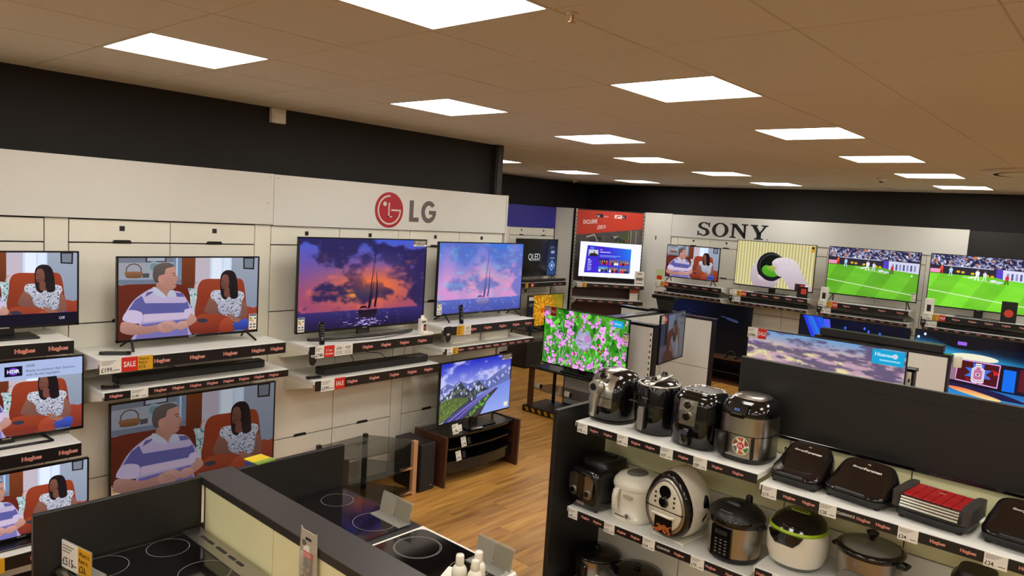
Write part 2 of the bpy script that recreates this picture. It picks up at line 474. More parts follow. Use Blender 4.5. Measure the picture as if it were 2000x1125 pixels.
class Pic:
    """a flat picture in 16 x 9 units, v downwards; colours are sRGB 0-255 kept in the mesh's colour attribute"""
    def __init__(s): s.V = []; s.C = []; s.F = []; s.L = 0
    def _put(s, pts, cols, faces):
        b = len(s.V); y = -s.L * 4e-5
        s.V += [(u / 16 - .5, y, 1 - v / 9) for u, v in pts]; s.C += [tuple(c[:3]) for c in cols]
        s.F += [tuple(b + i for i in f) for f in faces]; s.L += 1
    def bg(s, fn, nx=112, ny=64):
        u, v = np.meshgrid(np.linspace(0, 16, nx + 1), np.linspace(0, 9, ny + 1))
        c = np.clip(fn(u, v), 0, 255)
        pts = list(zip(u.ravel(), v.ravel())); F = []
        for j in range(ny):
            for i in range(nx):
                a = j * (nx + 1) + i; F.append((a, a + nx + 1, a + nx + 2, a + 1))
        s._put(pts, c.reshape(-1, 3), F); return s
    def poly(s, pts, col, grad=None):
        pts = [tuple(map(float, p)) for p in pts]
        for ax, lim, sg in ((0, 0, 1), (0, 16, -1), (1, 0, 1), (1, 9, -1)):
            out = []
            for i in range(len(pts)):
                p, q = pts[i], pts[(i + 1) % len(pts)]
                ip, iq = sg * (p[ax] - lim) >= 0, sg * (q[ax] - lim) >= 0
                if ip: out.append(p)
                if ip != iq:
                    t = (lim - p[ax]) / (q[ax] - p[ax]); out.append(tuple(p[k] + t * (q[k] - p[k]) for k in (0, 1)))
            pts = out
            if len(pts) < 3: return s
        area = sum(pts[i][0] * pts[(i + 1) % len(pts)][1] - pts[(i + 1) % len(pts)][0] * pts[i][1] for i in range(len(pts)))
        if area > 0: pts = pts[::-1]
        if grad is not None:
            v0 = min(p[1] for p in pts); v1 = max(p[1] for p in pts) + 1e-6
            cols = [tuple(np.array(col) * (1 - (p[1] - v0) / (v1 - v0)) + np.array(grad) * ((p[1] - v0) / (v1 - v0))) for p in pts]
        else: cols = [col] * len(pts)
        s._put(pts, cols, [tuple(range(len(pts)))]); return s
    def rect(s, u0, v0, u1, v1, col, grad=None): return s.poly([(u0, v0), (u1, v0), (u1, v1), (u0, v1)], col, grad)
    def blob(s, pts, col, grad=None, n=4): return s.poly(catmull(pts, n), col, grad)
    def ell(s, cu, cv, ru, rv, col, rot=0.0, n=20, grad=None):
        c, d = math.cos(rot), math.sin(rot)
        return s.poly([(cu + ru * math.cos(t) * c - rv * math.sin(t) * d, cv + ru * math.cos(t) * d + rv * math.sin(t) * c) for t in [2 * PI * i / n for i in range(n)]], col, grad)
    def line(s, pts, w, col):
        L = []; Rr = []
        for i, p in enumerate(pts):
            a = pts[max(i - 1, 0)]; b = pts[min(i + 1, len(pts) - 1)]
            dx, dy = b[0] - a[0], b[1] - a[1]; l = math.hypot(dx, dy) or 1
            L.append((p[0] - dy / l * w / 2, p[1] + dx / l * w / 2)); Rr.append((p[0] + dy / l * w / 2, p[1] - dx / l * w / 2))
        return s.poly(L + Rr[::-1], col)
    def text(s, t, u, v, h, col, bold=0.0, align='l', shear=0.0, slope=0.0, sx=1.0):
        V, Fs, x0, x1, y0, y1 = text_geo(t, bold); k = h / 0.69
        ox = {'c': -(x0 + x1) / 2, 'l': -x0, 'r': -x1}[align]
        s._put([(u + (a + ox + shear * b) * k * sx, v - b * k - slope * (a + ox) * k * sx) for a, b in V], [col] * len(V), Fs); return s
    def mesh(s, name, material):
        me = bpy.data.meshes.new(name); me.from_pydata(s.V, [], s.F)
        a = me.color_attributes.new('Col', 'FLOAT_COLOR', 'POINT')
        arr = np.array(s.C, float) / 255.0
        arr = np.where(arr <= 0.04045, arr / 12.92, ((arr + 0.055) / 1.055) ** 2.4)
        a.data.foreach_set('color', np.hstack([arr, np.ones((len(arr), 1))]).astype(np.float32).ravel())
        me.materials.append(material); me.update()
        return me

def pic_couple(overlay=None):
    p = Pic()
    def q(x, y): return ((x - 168) / 887 * 16, (y - 150) / (530 - 65 * (x - 168) / 887) * 9)
    def Q(*a): return [q(a[i], a[i + 1]) for i in range(0, len(a), 2)]
    p.bg(lambda u, v: mixc((168, 170, 182), (150, 152, 165), fbm(u * .6, v * .6, 3)), 24, 14)
    p.poly(Q(168, 148, 500, 148, 500, 178, 168, 182), (120, 124, 138))
    p.poly(Q(322, 148, 445, 148, 445, 176, 322, 178), (60, 62, 70)); p.poly(Q(332, 150, 436, 150, 436, 170, 332, 172), (170, 176, 190))
    p.poly(Q(168, 284, 552, 284, 552, 318, 168, 322), (112, 122, 142)); p.poly(Q(168, 280, 552, 280, 552, 290, 168, 290), (150, 160, 178))
    p.poly(Q(490, 148, 540, 148, 540, 290, 490, 290), (120, 140, 170)); p.poly(Q(505, 148, 515, 148, 515, 290, 505, 290), (190, 205, 225))
    p.poly(Q(540, 148, 626, 148, 626, 350, 540, 350), (124, 62, 34), (100, 48, 28))
    p.poly(Q(626, 148, 722, 148, 722, 350, 626, 350), (196, 184, 198))
    p.poly(Q(722, 148, 868, 148, 868, 300, 722, 300), (206, 222, 248)); p.poly(Q(735, 148, 800, 148, 800, 290, 735, 290), (232, 242, 255)); p.poly(Q(812, 148, 858, 148, 858, 290, 812, 290), (222, 236, 255))
    p.poly(Q(868, 148, 1058, 148, 1058, 640, 868, 640), (158, 168, 186), (128, 138, 160))
    p.poly(Q(948, 150, 1030, 150, 1028, 226, 950, 222), (34, 32, 38)); p.poly(Q(958, 156, 1020, 156, 1018, 216, 960, 214), (120, 128, 142))
    # basket and plate
    p.line(Q(212, 245, 214, 215, 232, 194, 256, 188, 280, 196, 296, 216, 298, 245), .11, (96, 66, 48))
    p.blob(Q(210, 240, 300, 240, 302, 262, 292, 278, 220, 278, 208, 262), (150, 104, 70), (110, 74, 50)); p.poly(Q(305, 250, 344, 248, 344, 276, 305, 278), (80, 78, 84))
    p.ell(*q(372, 208), .68, .62, (150, 168, 178)); p.ell(*q(372, 208), .45, .4, (118, 142, 150))
    # wooden chair and tablecloth between the armchairs
    p.poly(Q(585, 345, 640, 350, 660, 520, 590, 500), (178, 196, 200)); 
    for k in range(16):
        p.ell(*q(592 + 50 * random.random(), 352 + 120 * random.random()), .13, .1, random.choice([(90, 140, 140), (220, 230, 235), (70, 120, 130)]), random.random() * 3, 8)
    p.line(Q(620, 345, 628, 312, 645, 305), .12, (168, 140, 120)); p.poly(Q(622, 460, 634, 460, 634, 560, 622, 560), (190, 180, 178)); p.poly(Q(650, 440, 664, 440, 664, 560, 650, 560), (200, 190, 186))
    # armchairs
    p.blob(Q(160, 700, 158, 360, 190, 325, 300, 318, 420, 318, 540, 322, 585, 360, 598, 440, 598, 560, 600, 700), (108, 40, 27), (76, 26, 20))
    p.blob(Q(655, 560, 640, 400, 650, 320, 690, 288, 790, 286, 880, 282, 940, 290, 962, 340, 975, 440, 985, 560), (156, 64, 38), (120, 44, 28))
    p.blob(Q(980, 478, 1030, 474, 1060, 480, 1060, 640, 985, 640), (160, 66, 46), (120, 44, 34))
    # woman
    p.blob(Q(880, 590, 930, 545, 985, 545, 1000, 570, 985, 612, 930, 618, 880, 620), (70, 92, 196), (44, 56, 130))
    p.blob(Q(735, 395, 700, 460, 692, 500, 740, 515, 830, 530, 855, 520, 780, 480, 770, 420), (140, 94, 80), (116, 74, 64))
    p.blob(Q(940, 400, 975, 450, 988, 510, 975, 540, 915, 560, 880, 545, 930, 510, 935, 460), (146, 98, 84), (120, 78, 66))
    p.blob(Q(740, 365, 790, 358, 880, 362, 945, 370, 962, 400, 945, 430, 940, 490, 925, 530, 860, 535, 790, 500, 770, 440, 730, 405), (196, 198, 210), (160, 162, 180))
    rr = random.Random(4)
    for k in range(150):
        x, y = rr.uniform(742, 950), rr.uniform(366, 528)
        if x < 775 and y > 420 or x > 938 and y > 420 or y > 500 and (x < 810): continue
        p.ell(*q(x, y), .08 + .06 * rr.random(), .05, rr.choice([(40, 40, 70), (58, 60, 92), (235, 236, 245)]), rr.random() * 3, 6)
    p.blob(Q(800, 250, 830, 230, 875, 236, 900, 275, 908, 340, 915, 400, 880, 416, 850, 400, 830, 420, 800, 400, 790, 340, 790, 280), (36, 26, 30))
    p.blob(Q(806, 262, 838, 262, 850, 300, 846, 340, 825, 352, 803, 345, 795, 310), (128, 82, 68), (104, 64, 54)); p.blob(Q(822, 345, 850, 345, 868, 380, 850, 405, 820, 395), (116, 72, 60))
    p.blob(Q(842, 250, 880, 240, 905, 290, 912, 390, 880, 414, 855, 380, 858, 310), (30, 22, 26)); p.line(Q(800, 296, 812, 297), .07, (40, 24, 22)); p.line(Q(802, 330, 818, 332), .07, (92, 40, 40))
    p.blob(Q(640, 530, 700, 512, 800, 520, 870, 540, 884, 590, 880, 628, 700, 628, 640, 600), (158, 66, 40), (122, 46, 30))
    p.blob(Q(830, 540, 868, 545, 882, 590, 878, 626, 800, 628, 792, 580), (174, 78, 50), (140, 54, 36)); p.blob(Q(840, 508, 880, 520, 910, 540, 935, 545, 930, 562, 890, 566, 850, 535), (150, 102, 88))
    p.blob(Q(600, 570, 690, 560, 770, 575, 778, 620, 760, 640, 600, 640, 580, 610), (150, 60, 40), (110, 40, 30)); p.blob(Q(645, 548, 690, 542, 712, 556, 690, 568, 655, 566), (52, 54, 72))
    # man
    p.blob(Q(372, 340, 440, 350, 480, 360, 540, 375, 585, 440, 610, 500, 580, 540, 585, 600, 590, 690, 250, 700, 290, 600, 250, 520, 190, 550, 240, 440, 300, 380), (196, 180, 212), (170, 158, 200))
    p.poly(Q(262, 420, 300, 392, 320, 440, 560, 440, 575, 430, 590, 470, 560, 500, 320, 510, 300, 520, 222, 490), (92, 92, 158)); p.poly(Q(330, 370, 380, 362, 350, 382, 318, 400), (96, 92, 150)); p.poly(Q(500, 372, 540, 376, 560, 400, 510, 400), (98, 96, 156))
    p.poly(Q(312, 512, 560, 505, 565, 540, 310, 560), (206, 186, 212)); p.poly(Q(300, 575, 570, 545, 580, 590, 290, 620), (112, 104, 172)); p.poly(Q(280, 630, 580, 600, 585, 660, 260, 690), (120, 112, 178))
    p.blob(Q(192, 545, 225, 485, 300, 500, 300, 560, 260, 570), (206, 190, 222)); p.blob(Q(560, 485, 600, 480, 622, 510, 590, 535, 560, 535), (204, 188, 220))
    p.blob(Q(190, 560, 240, 565, 320, 590, 400, 580, 440, 600, 400, 625, 260, 645, 190, 630, 178, 600), (196, 146, 132), (164, 116, 106)); p.blob(Q(600, 508, 632, 530, 634, 560, 590, 590, 540, 615, 505, 600, 530, 570, 580, 545), (200, 150, 136), (172, 124, 112))
    p.blob(Q(398, 578, 440, 560, 480, 556, 508, 572, 505, 606, 470, 626, 425, 632, 400, 610), (206, 158, 146), (176, 128, 118)); p.blob(Q(505, 580, 540, 558, 575, 566, 580, 590, 545, 612, 510, 606), (208, 160, 148), (180, 132, 122))
    for k in range(4): p.line(Q(420 + 16 * k, 572 + 2 * k, 440 + 16 * k, 612), .06, (160, 112, 104))
    p.blob(Q(392, 300, 452, 320, 472, 366, 440, 398, 386, 356), (176, 126, 112)); p.blob(Q(362, 342, 380, 338, 430, 380, 440, 400, 415, 402, 370, 378), (190, 196, 214)); p.blob(Q(466, 360, 490, 358, 502, 390, 480, 402, 450, 394), (186, 192, 210))
    p.blob(Q(368, 230, 390, 195, 430, 182, 475, 190, 498, 215, 505, 260, 518, 292, 504, 304, 505, 326, 494, 346, 468, 352, 436, 338, 402, 318, 384, 300), (202, 150, 134), (178, 126, 114))
    p.blob(Q(362, 250, 372, 205, 410, 184, 460, 182, 492, 202, 470, 210, 440, 220, 432, 252, 412, 262, 402, 300, 382, 308, 366, 285), (104, 92, 88), (84, 72, 68)); p.ell(*q(410, 284), .3, .42, (196, 140, 124))
    p.line(Q(478, 250, 498, 248), .08, (80, 60, 56)); p.line(Q(486, 262, 496, 262), .08, (50, 44, 50)); p.line(Q(488, 324, 506, 320), .08, (150, 84, 80)); p.line(Q(500, 262, 516, 292, 502, 300), .05, (160, 108, 98))
    if overlay == 'bar':
        p.rect(0, 7.6, 16, 9, (10, 10, 34)); p.text('Off', 13.9, 8.45, .34, (225, 225, 240))
    if overlay == 'hdr':
        p.rect(0, 0, 16, 2.15, (170, 186, 226)); p.rect(7.8, .5, 9.6, 1.7, (20, 14, 40)); p.ell(8.7, 1.1, .5, .45, (120, 60, 200)); p.ell(8.9, 1.1, .22, .2, (90, 220, 170)); p.text('HDR', 8.7, 1.3, .42, (240, 240, 250), .02, 'c')
        p.text('HDR', 10.0, .72, .3, (40, 44, 70)); p.text('Ready to playback High Dynamic', 10.0, 1.3, .27, (40, 44, 70)); p.text('with life-like highlights', 10.0, 1.8, .27, (40, 44, 70))
    return p

def pic_boat(light):
    p = Pic()
    def f(u, v):
        n = fbm(u * .32 + 3, v * .55, 11); n2 = fbm(u * .7, v * 1.3 + 4, 23)
        glow = np.exp(-((v - 5.0) / 1.9) ** 2) * np.exp(-((u - 8.5) / 5.5) ** 2)
        if light:
            sky = mixc((70, 120, 220), (214, 150, 214), np.clip(v / 6.5 + .25 * np.sin(u), 0, 1)); sky = mixc(sky, (240, 170, 190), glow * .8)
            sky = mixc(sky, (96, 112, 196), ss(.5, .66, n) * .75); sky = mixc(sky, (120, 210, 240), ss(.55, .75, n2) * .35)
            sea = mixc((92, 112, 200), (70, 80, 170), (v - 7) / 2); sea = mixc(sea, (170, 180, 240), ss(.6, .8, fbm(u * 2, v * 6, 5)) * .6)
        else:
            sky = mixc((70, 92, 206), (150, 70, 110), np.clip(v / 6.0, 0, 1)); sky = mixc(sky, (244, 116, 56), glow); sky = mixc(sky, (255, 190, 60), np.exp(-((v - 5.6) / .5) ** 2 - ((u - 7.6) / 1.6) ** 2) * .9)
            sky = mixc(sky, (40, 34, 84), ss(.47, .6, n) * (.95 - .75 * np.exp(-((v - 3.6) / 1.5) ** 2 - ((u - 9.5) / 3.2) ** 2))); sky = mixc(sky, (236, 110, 90), ss(.6, .78, n2) * .45 * ss(1, 3, v))
            sea = mixc((58, 48, 120), (22, 18, 60), (v - 7) / 2); sea = mixc(sea, (150, 130, 210), ss(.58, .8, fbm(u * 2, v * 6, 5)) * .7 * np.exp(-((u - 8.6) / 3.2) ** 2))
        return mixc(sky, sea, (v > 7.25).astype(float))
    p.bg(f, 144, 80)
    d = (74, 70, 132) if light else (18, 12, 30)
    e = (96, 90, 150) if light else (34, 22, 44)
    p.poly([(8.35, 7.2), (8.5, 7.2), (9.18, .9), (9.12, .9)], d); p.blob([(8.5, 6.9), (9.0, 4.2), (9.16, 1.3), (8.95, 5.0), (8.75, 6.9)], e)
    p.blob([(9.15, 6.9), (9.38, 5.2), (9.28, 3.1), (9.55, 5.2), (9.4, 6.9)], d)
    p.blob([(7.2, 7.3), (8.0, 7.35), (9.5, 7.3), (9.3, 8.0), (8.4, 8.12), (7.35, 8.0)], d if not light else (150, 150, 205), e); p.blob([(7.3, 7.2), (7.5, 6.9), (8.1, 6.9), (8.3, 7.2), (8.1, 7.1), (7.5, 7.1)], d)
    p.line([(7.3, 7.4), (7.35, 7.0)], .05, d); p.line([(9.4, 7.3), (9.45, 6.9)], .05, d)
    if not light:
        rr = random.Random(3)
        for k in range(60): p.ell(8.5 + rr.gauss(0, 1.3), rr.uniform(8.1, 8.9), rr.uniform(.08, .25), .03, (190, 170, 235), 0, 6)
    return p

def pic_mountain():
    p = Pic()
    def f(u, v):
        n = fbm(u * .45, v * .8, 31)
        sky = mixc((34, 44, 190), (150, 160, 235), np.clip(v / 3.6, 0, 1)); return mixc(sky, (206, 206, 246), ss(.48, .68, n) * .85)
    p.bg(f, 96, 54)
    rr = random.Random(9)
    def ridge(pts, base, snow, k):
        p.poly(pts + [(16, 9), (0, 9)], base)
        for i in range(k):
            j = rr.randrange(len(pts) - 1); t = rr.random(); x = pts[j][0] * (1 - t) + pts[j + 1][0] * t; y = pts[j][1] * (1 - t) + pts[j + 1][1] * t
            yy = y + rr.uniform(.05, 1.3); p.poly([(x, yy), (x + rr.uniform(.1, .35), yy + .25), (x + rr.uniform(-.2, .2), yy + rr.uniform(.4, .8)), (x - rr.uniform(.1, .3), yy + .3)], rr.choice(snow))
    ridge([(0, 3.8), (1.5, 3.1), (2.8, 3.6), (4, 3.0), (6, 3.7), (8, 3.4), (10.5, 3.7), (13, 2.6), (16, 2.0)], (104, 112, 178), [(206, 212, 244), (80, 84, 140), (180, 190, 236)], 60)
    ridge([(0, 5.6), (2.0, 4.6), (4.3, 3.2), (5.4, 4.2), (6.6, 5.0), (8.4, 3.5), (9.6, 4.6), (11, 5.2), (16, 4.6)], (62, 66, 84), [(92, 104, 84), (44, 46, 60), (196, 202, 230), (112, 120, 104)], 110)
    p.poly([(8.2, 5.6), (11, 5.2), (16, 4.3), (16, 9), (6, 9)], (116, 138, 226), (150, 170, 240))
    p.blob([(0, 6.0), (2, 5.5), (4.4, 5.6), (6.2, 6.2), (4, 7.2), (2, 8.2), (0, 9), (-1, 8)], (84, 104, 56), (104, 128, 60))
    for k in range(70): p.ell(rr.uniform(0, 5), rr.uniform(5.8, 8.4), .2, .1, rr.choice([(64, 84, 40), (130, 150, 80), (96, 112, 70)]), rr.random() * 3, 6)
    p.poly([(0.6, 9), (4, 7.6), (8, 6.1), (11.8, 5.1), (12.4, 5.2), (9.5, 6.5), (6.5, 8), (4.8, 9)], (92, 88, 170), (70, 64, 140)); p.line([(1.8, 9), (5, 7.6), (9, 6.1), (12, 5.15)], .1, (170, 166, 220)); p.line([(3.6, 9), (6, 7.7), (9.6, 6.2), (12.2, 5.2)], .08, (150, 146, 210))
    p.poly([(4.8, 9), (6.5, 8), (9.5, 6.5), (12.4, 5.2), (13, 5.3), (10.5, 7), (9, 9)], (60, 62, 66))
    for k in range(46):
        t = rr.random(); p.ell(6.0 + 5 * t + rr.uniform(-.5, .5), 8.9 - 2.9 * t + rr.uniform(-.2, .3), rr.uniform(.15, .4), .16, rr.choice([(84, 140, 50), (120, 176, 70), (54, 92, 40)]), rr.random() * 3, 7)
    p.rect(14.6, 7.9, 15.5, 8.6, (236, 232, 210))
    return p

def pic_flowers():
    p = Pic()
    p.bg(lambda u, v: mixc(mixc((20, 92, 14), (96, 190, 50), fbm(u * .9, v * .9, 41)), (196, 226, 160), ss(.6, .8, fbm(u * 1.7, v * 1.7, 47)) * .6), 80, 45)
    rr = random.Random(12)
    for k in range(110):
        a = rr.uniform(0, PI); x, y = rr.uniform(0, 16), rr.uniform(0, 9); r = rr.uniform(.3, .9)
        p.ell(x, y, r, r * rr.uniform(.25, .6), rr.choice([(70, 190, 40), (40, 140, 30), (120, 220, 70), (24, 96, 22)]), a, 12)
    for k in range(110):
        x, y = rr.uniform(0, 16), rr.uniform(0, 9); p.line([(x, y), (x + rr.uniform(-.5, .5), y + .9), (x + rr.uniform(-.8, .8), y + 1.9)], .05, rr.choice([(190, 220, 190), (120, 190, 90), (220, 230, 220)]))
    def flower(x, y, r):
        c = rr.choice([(226, 120, 228), (206, 96, 212), (240, 160, 240), (190, 84, 200)])
        for j in range(rr.choice([3, 4, 5])):
            a = rr.uniform(0, 2 * PI); p.blob([(x, y), (x + r * math.cos(a - .5), y + r * math.sin(a - .5)), (x + 1.25 * r * math.cos(a), y + 1.25 * r * math.sin(a)), (x + r * math.cos(a + .5), y + r * math.sin(a + .5))], tuple(min(255, v + rr.randint(-18, 22)) for v in c), (244, 190, 244))
        p.ell(x, y, r * .22, r * .2, (180, 50, 150))
    for k in range(115):
        x, y = rr.uniform(0, 16), rr.uniform(.3, 9)
        if math.hypot(x - 8.2, y - 4.2) < 1.9: continue
        flower(x, y, rr.uniform(.22, .6))
    for k in range(12): p.ell(rr.uniform(0, 16), rr.uniform(0, 9), .16, .2, (170, 20, 80))
    x, y = 8.2, 4.3     # the grey-lilac bloom in the middle
    p.blob([(6.7, 4.6), (7.0, 3.3), (7.6, 2.6), (8.1, 3.2), (8.9, 2.6), (9.4, 3.4), (9.9, 4.2), (9.5, 5.3), (8.6, 5.9), (7.5, 5.7)], (168, 158, 196), (140, 132, 172))
    for k in range(9):
        a = k * .7; p.blob([(x, y), (x + 1.2 * math.cos(a - .3), y + 1.2 * math.sin(a - .3)), (x + 1.5 * math.cos(a), y + 1.4 * math.sin(a)), (x + 1.1 * math.cos(a + .35), y + 1.1 * math.sin(a + .35))], (150 + 8 * (k % 4), 142 + 8 * (k % 4), 184 + 6 * (k % 4)), (196, 188, 216))
    p.line([(7.3, 4.2), (7.7, 4.5), (8.1, 4.4)], .1, (70, 60, 100)); p.line([(7.2, 4.9), (7.9, 5.1)], .08, (90, 80, 120)); p.blob([(8.4, 3.7), (9.1, 3.4), (9.3, 4.2), (8.7, 4.4)], (200, 130, 200))
    p.rect(13.4, .3, 15.2, 1.3, (34, 170, 226)); p.text('Hisense', 14.3, .9, .26, (235, 248, 255), .01, 'c')
    return p

def pic_tea():
    p = Pic()
    def f(u, v):
        rib = .5 + .5 * np.cos(u * 2 * PI / .62); row = (np.sin(v * 2 * PI / .36 + np.floor(u / .62) * PI) > 0)
        return mixc(mixc((176, 164, 104), (240, 234, 190), rib), (196, 184, 118), row * .55)
    p.bg(f, 208, 60)
    sk = (214, 200, 206); sh = (176, 158, 168)
    p.blob([(3.2, 6.4), (4.4, 3.8), (5.0, 3.1), (5.3, 3.5), (5.0, 5.2), (6.2, 7.6), (8.4, 8.0), (9.2, 8.3), (7.4, 9.3), (4.4, 9.2)], sk, sh)
    p.ell(7.4, 4.9, 2.9, 3.0, (26, 26, 30), -.3); p.ell(7.6, 4.5, 2.65, 2.35, (52, 54, 58), -.25); p.ell(7.6, 4.65, 2.45, 2.15, (16, 20, 16), -.25)
    p.blob([(5.6, 5.4), (6.4, 4.6), (7.6, 4.9), (9.2, 5.6), (9.0, 6.5), (7.6, 6.9), (6.2, 6.5)], (96, 178, 40), (70, 150, 30))
    for k in range(26):
        a = -2.6 + k * .09; p.line([(8.1, 4.3), (8.1 + 1.9 * math.cos(a + 2.9 - .0), 4.3 + 1.5 * math.sin(a + 2.9))], .06, (198, 196, 110) if k % 2 else (150, 160, 70))
    p.ell(8.3, 4.1, .55, .5, (190, 176, 110))
    p.blob([(5.0, 6.6), (6.6, 7.6), (8.2, 7.7), (9.4, 7.0), (9.3, 7.5), (8.0, 8.3), (6.2, 8.2), (5.0, 7.4)], (222, 208, 212), sh)
    p.blob([(7.6, 3.9), (8.4, 3.1), (9.8, 2.8), (11.6, 3.0), (12.8, 3.9), (13.6, 5.4), (14.8, 7.2), (16.2, 9.2), (12.4, 9.2), (10.6, 7.6), (9.2, 6.0), (8.6, 5.0), (7.9, 4.6)], (226, 214, 220), (186, 168, 178))
    p.blob([(7.7, 4.0), (8.6, 4.2), (9.2, 4.9), (8.9, 5.4), (8.3, 4.9)], (206, 190, 196)); p.blob([(8.2, 5.2), (9.0, 5.6), (9.6, 6.6), (9.2, 6.6), (8.5, 6.0)], (204, 186, 192))
    for a, b in (((9.0, 3.4), (9.6, 4.6)), ((9.9, 3.2), (10.2, 4.4)), ((10.9, 3.2), (11.0, 4.2))): p.line([a, b], .08, (190, 172, 180))
    p.rect(12.6, 7.7, 14.6, 9, (60, 34, 34)); p.blob([(13.6, 8.0), (14.4, 7.9), (14.5, 8.5), (13.8, 8.7)], (190, 70, 40)); p.rect(14.6, 7.9, 15.2, 9, (226, 226, 226)); p.rect(15.1, .2, 15.8, 1.3, (196, 150, 40)); p.rect(15.2, .3, 15.7, .7, (50, 40, 20))
    return p

def pic_football(shift=0.0, bright=1.0):
    p = Pic()
    def f(u, v):
        n = vnoise(u * 3.2 + shift, v * 4.2, 51); n2 = vnoise(u * 2.3, v * 3.1, 57); n3 = vnoise(u * 4.1, v * 4.0, 61)
        crowd = mixc((34, 34, 70), (150, 150, 190), ss(.4, .75, n)); crowd = mixc(crowd, (235, 235, 245), ss(.75, .85, n3)); crowd = mixc(crowd, (210, 120, 60), ss(.84, .9, n2))
        grass = mixc((92, 174, 34), (118, 196, 54), fbm(u * .3, v * .8, 71)) * (1.0 + .05 * np.sign(np.sin(u * .9 + v * .5)))[..., None]
        return mixc(crowd, grass * bright, (v > 3.2).astype(float))
    p.bg(f, 144, 72)
    p.rect(0, 1.85, 16, 3.3, (44, 40, 54)); p.line([(2.0, 1.85), (9.5, 1.95)], .14, (190, 196, 226))
    for k in range(9): p.ell(3.6 + k * .72, 2.7 + .06 * k, .3, .22, (216, 176, 30) if k % 3 else (50, 46, 60), 0, 8)
    p.poly([(9.9, 1.9), (10.8, 1.9), (11.0, 3.5), (9.9, 3.3)], (86, 66, 196)); p.poly([(10.8, 1.9), (16, 2.0), (16, 3.9), (10.9, 3.5)], (214, 216, 240))
    for k in range(7): p.poly([(11.4 + k * .62, 2.4), (11.7 + k * .62, 2.4), (11.75 + k * .62, 3.5), (11.4 + k * .62, 3.5)], (84, 90, 140) if k % 2 else (140, 146, 190))
    p.rect(0, 2.5, 1.6, 3.2, (236, 150, 190))
    p.line([(5, 3.55), (10.5, 4.35)], .1, (190, 226, 150)); p.line([(0, 6.3), (8, 7.1), (16, 7.9)], .14, (214, 236, 190))
    def man(x, y, s, top, bot=None):
        p.ell(x, y - .62 * s, .13 * s, .15 * s, (150, 110, 90)); p.blob([(x - .2 * s, y - .48 * s), (x + .2 * s, y - .48 * s), (x + .16 * s, y), (x - .16 * s, y)], top)
        p.line([(x - .08 * s, y), (x - .22 * s, y + .6 * s)], .12 * s, bot or top); p.line([(x + .08 * s, y), (x + .18 * s, y + .6 * s)], .12 * s, bot or top)
    man(1.75, 2.6, 1.1, (226, 80, 50)); man(3.2, 2.9, 1.2, (170, 214, 236), (190, 220, 240)); man(7.2, 3.2, 1.4, (235, 235, 240)); man(8.3, 3.3, 1.2, (214, 220, 236)); man(11.5, 3.6, 1.2, (206, 50, 60), (60, 40, 60))
    p.line([(5.9, 3.7), (7.2, 3.4)], .2, (240, 240, 240)); p.ell(9.6, 3.9, .5, .2, (225, 230, 240)); p.ell(10.5, 4.05, .5, .18, (206, 216, 240)); p.ell(14.9, 4.35, .16, .16, (245, 245, 245))
    return p

def pic_qled():
    p = Pic(); p.bg(lambda u, v: mixc((4, 4, 6), (12, 12, 14), ss(5, 9, v) * np.exp(-((u - 8) / 4) ** 2)), 16, 9)
    p.rect(12.3, 0, 16, 9, (20, 22, 34), (44, 70, 120))
    p.text('QLED', 4.6, 5.1, 1.55, (206, 206, 212), 0.0, 'l', sx=.85); p.line([(5.5, 5.3), (9.6, 5.3)], .08, (150, 150, 158))
    p.text('HDR', 13.2, 2.2, .5, (120, 126, 150)); p.rect(13.6, 2.8, 15.0, 3.5, (150, 156, 190)); p.rect(13.4, 4.6, 15.2, 4.8, (150, 156, 180))
    p.poly([(14.2, 5.2), (15.6, 6.6), (14.2, 8.0), (12.9, 6.6)], (130, 170, 226)); p.poly([(14.2, 5.6), (15.2, 6.6), (14.2, 7.6), (13.2, 6.6)], (26, 40, 80)); p.poly([(14.2, 6.0), (14.8, 6.6), (14.2, 7.2), (13.6, 6.6)], (150, 190, 240))
    return p

def pic_petals():
    p = Pic(); p.bg(lambda u, v: mixc((170, 140, 20), (110, 104, 20), fbm(u * .4, v * .4, 81)), 24, 14)
    rr = random.Random(5)
    for ring in range(9, 0, -1):
        r = ring * .62; n = int(9 + ring * 5)
        for k in range(n):
            a = 2 * PI * k / n + ring * .37 + rr.uniform(-.1, .1); x, y = 6.2 + r * math.cos(a), 4.6 + r * math.sin(a)
            p.ell(x, y, .42, .17, rr.choice([(238, 130, 14), (250, 160, 30), (214, 96, 6), (246, 180, 60)]), a, 7)
    p.ell(6.2, 4.6, .7, .7, (190, 80, 4))
    return p

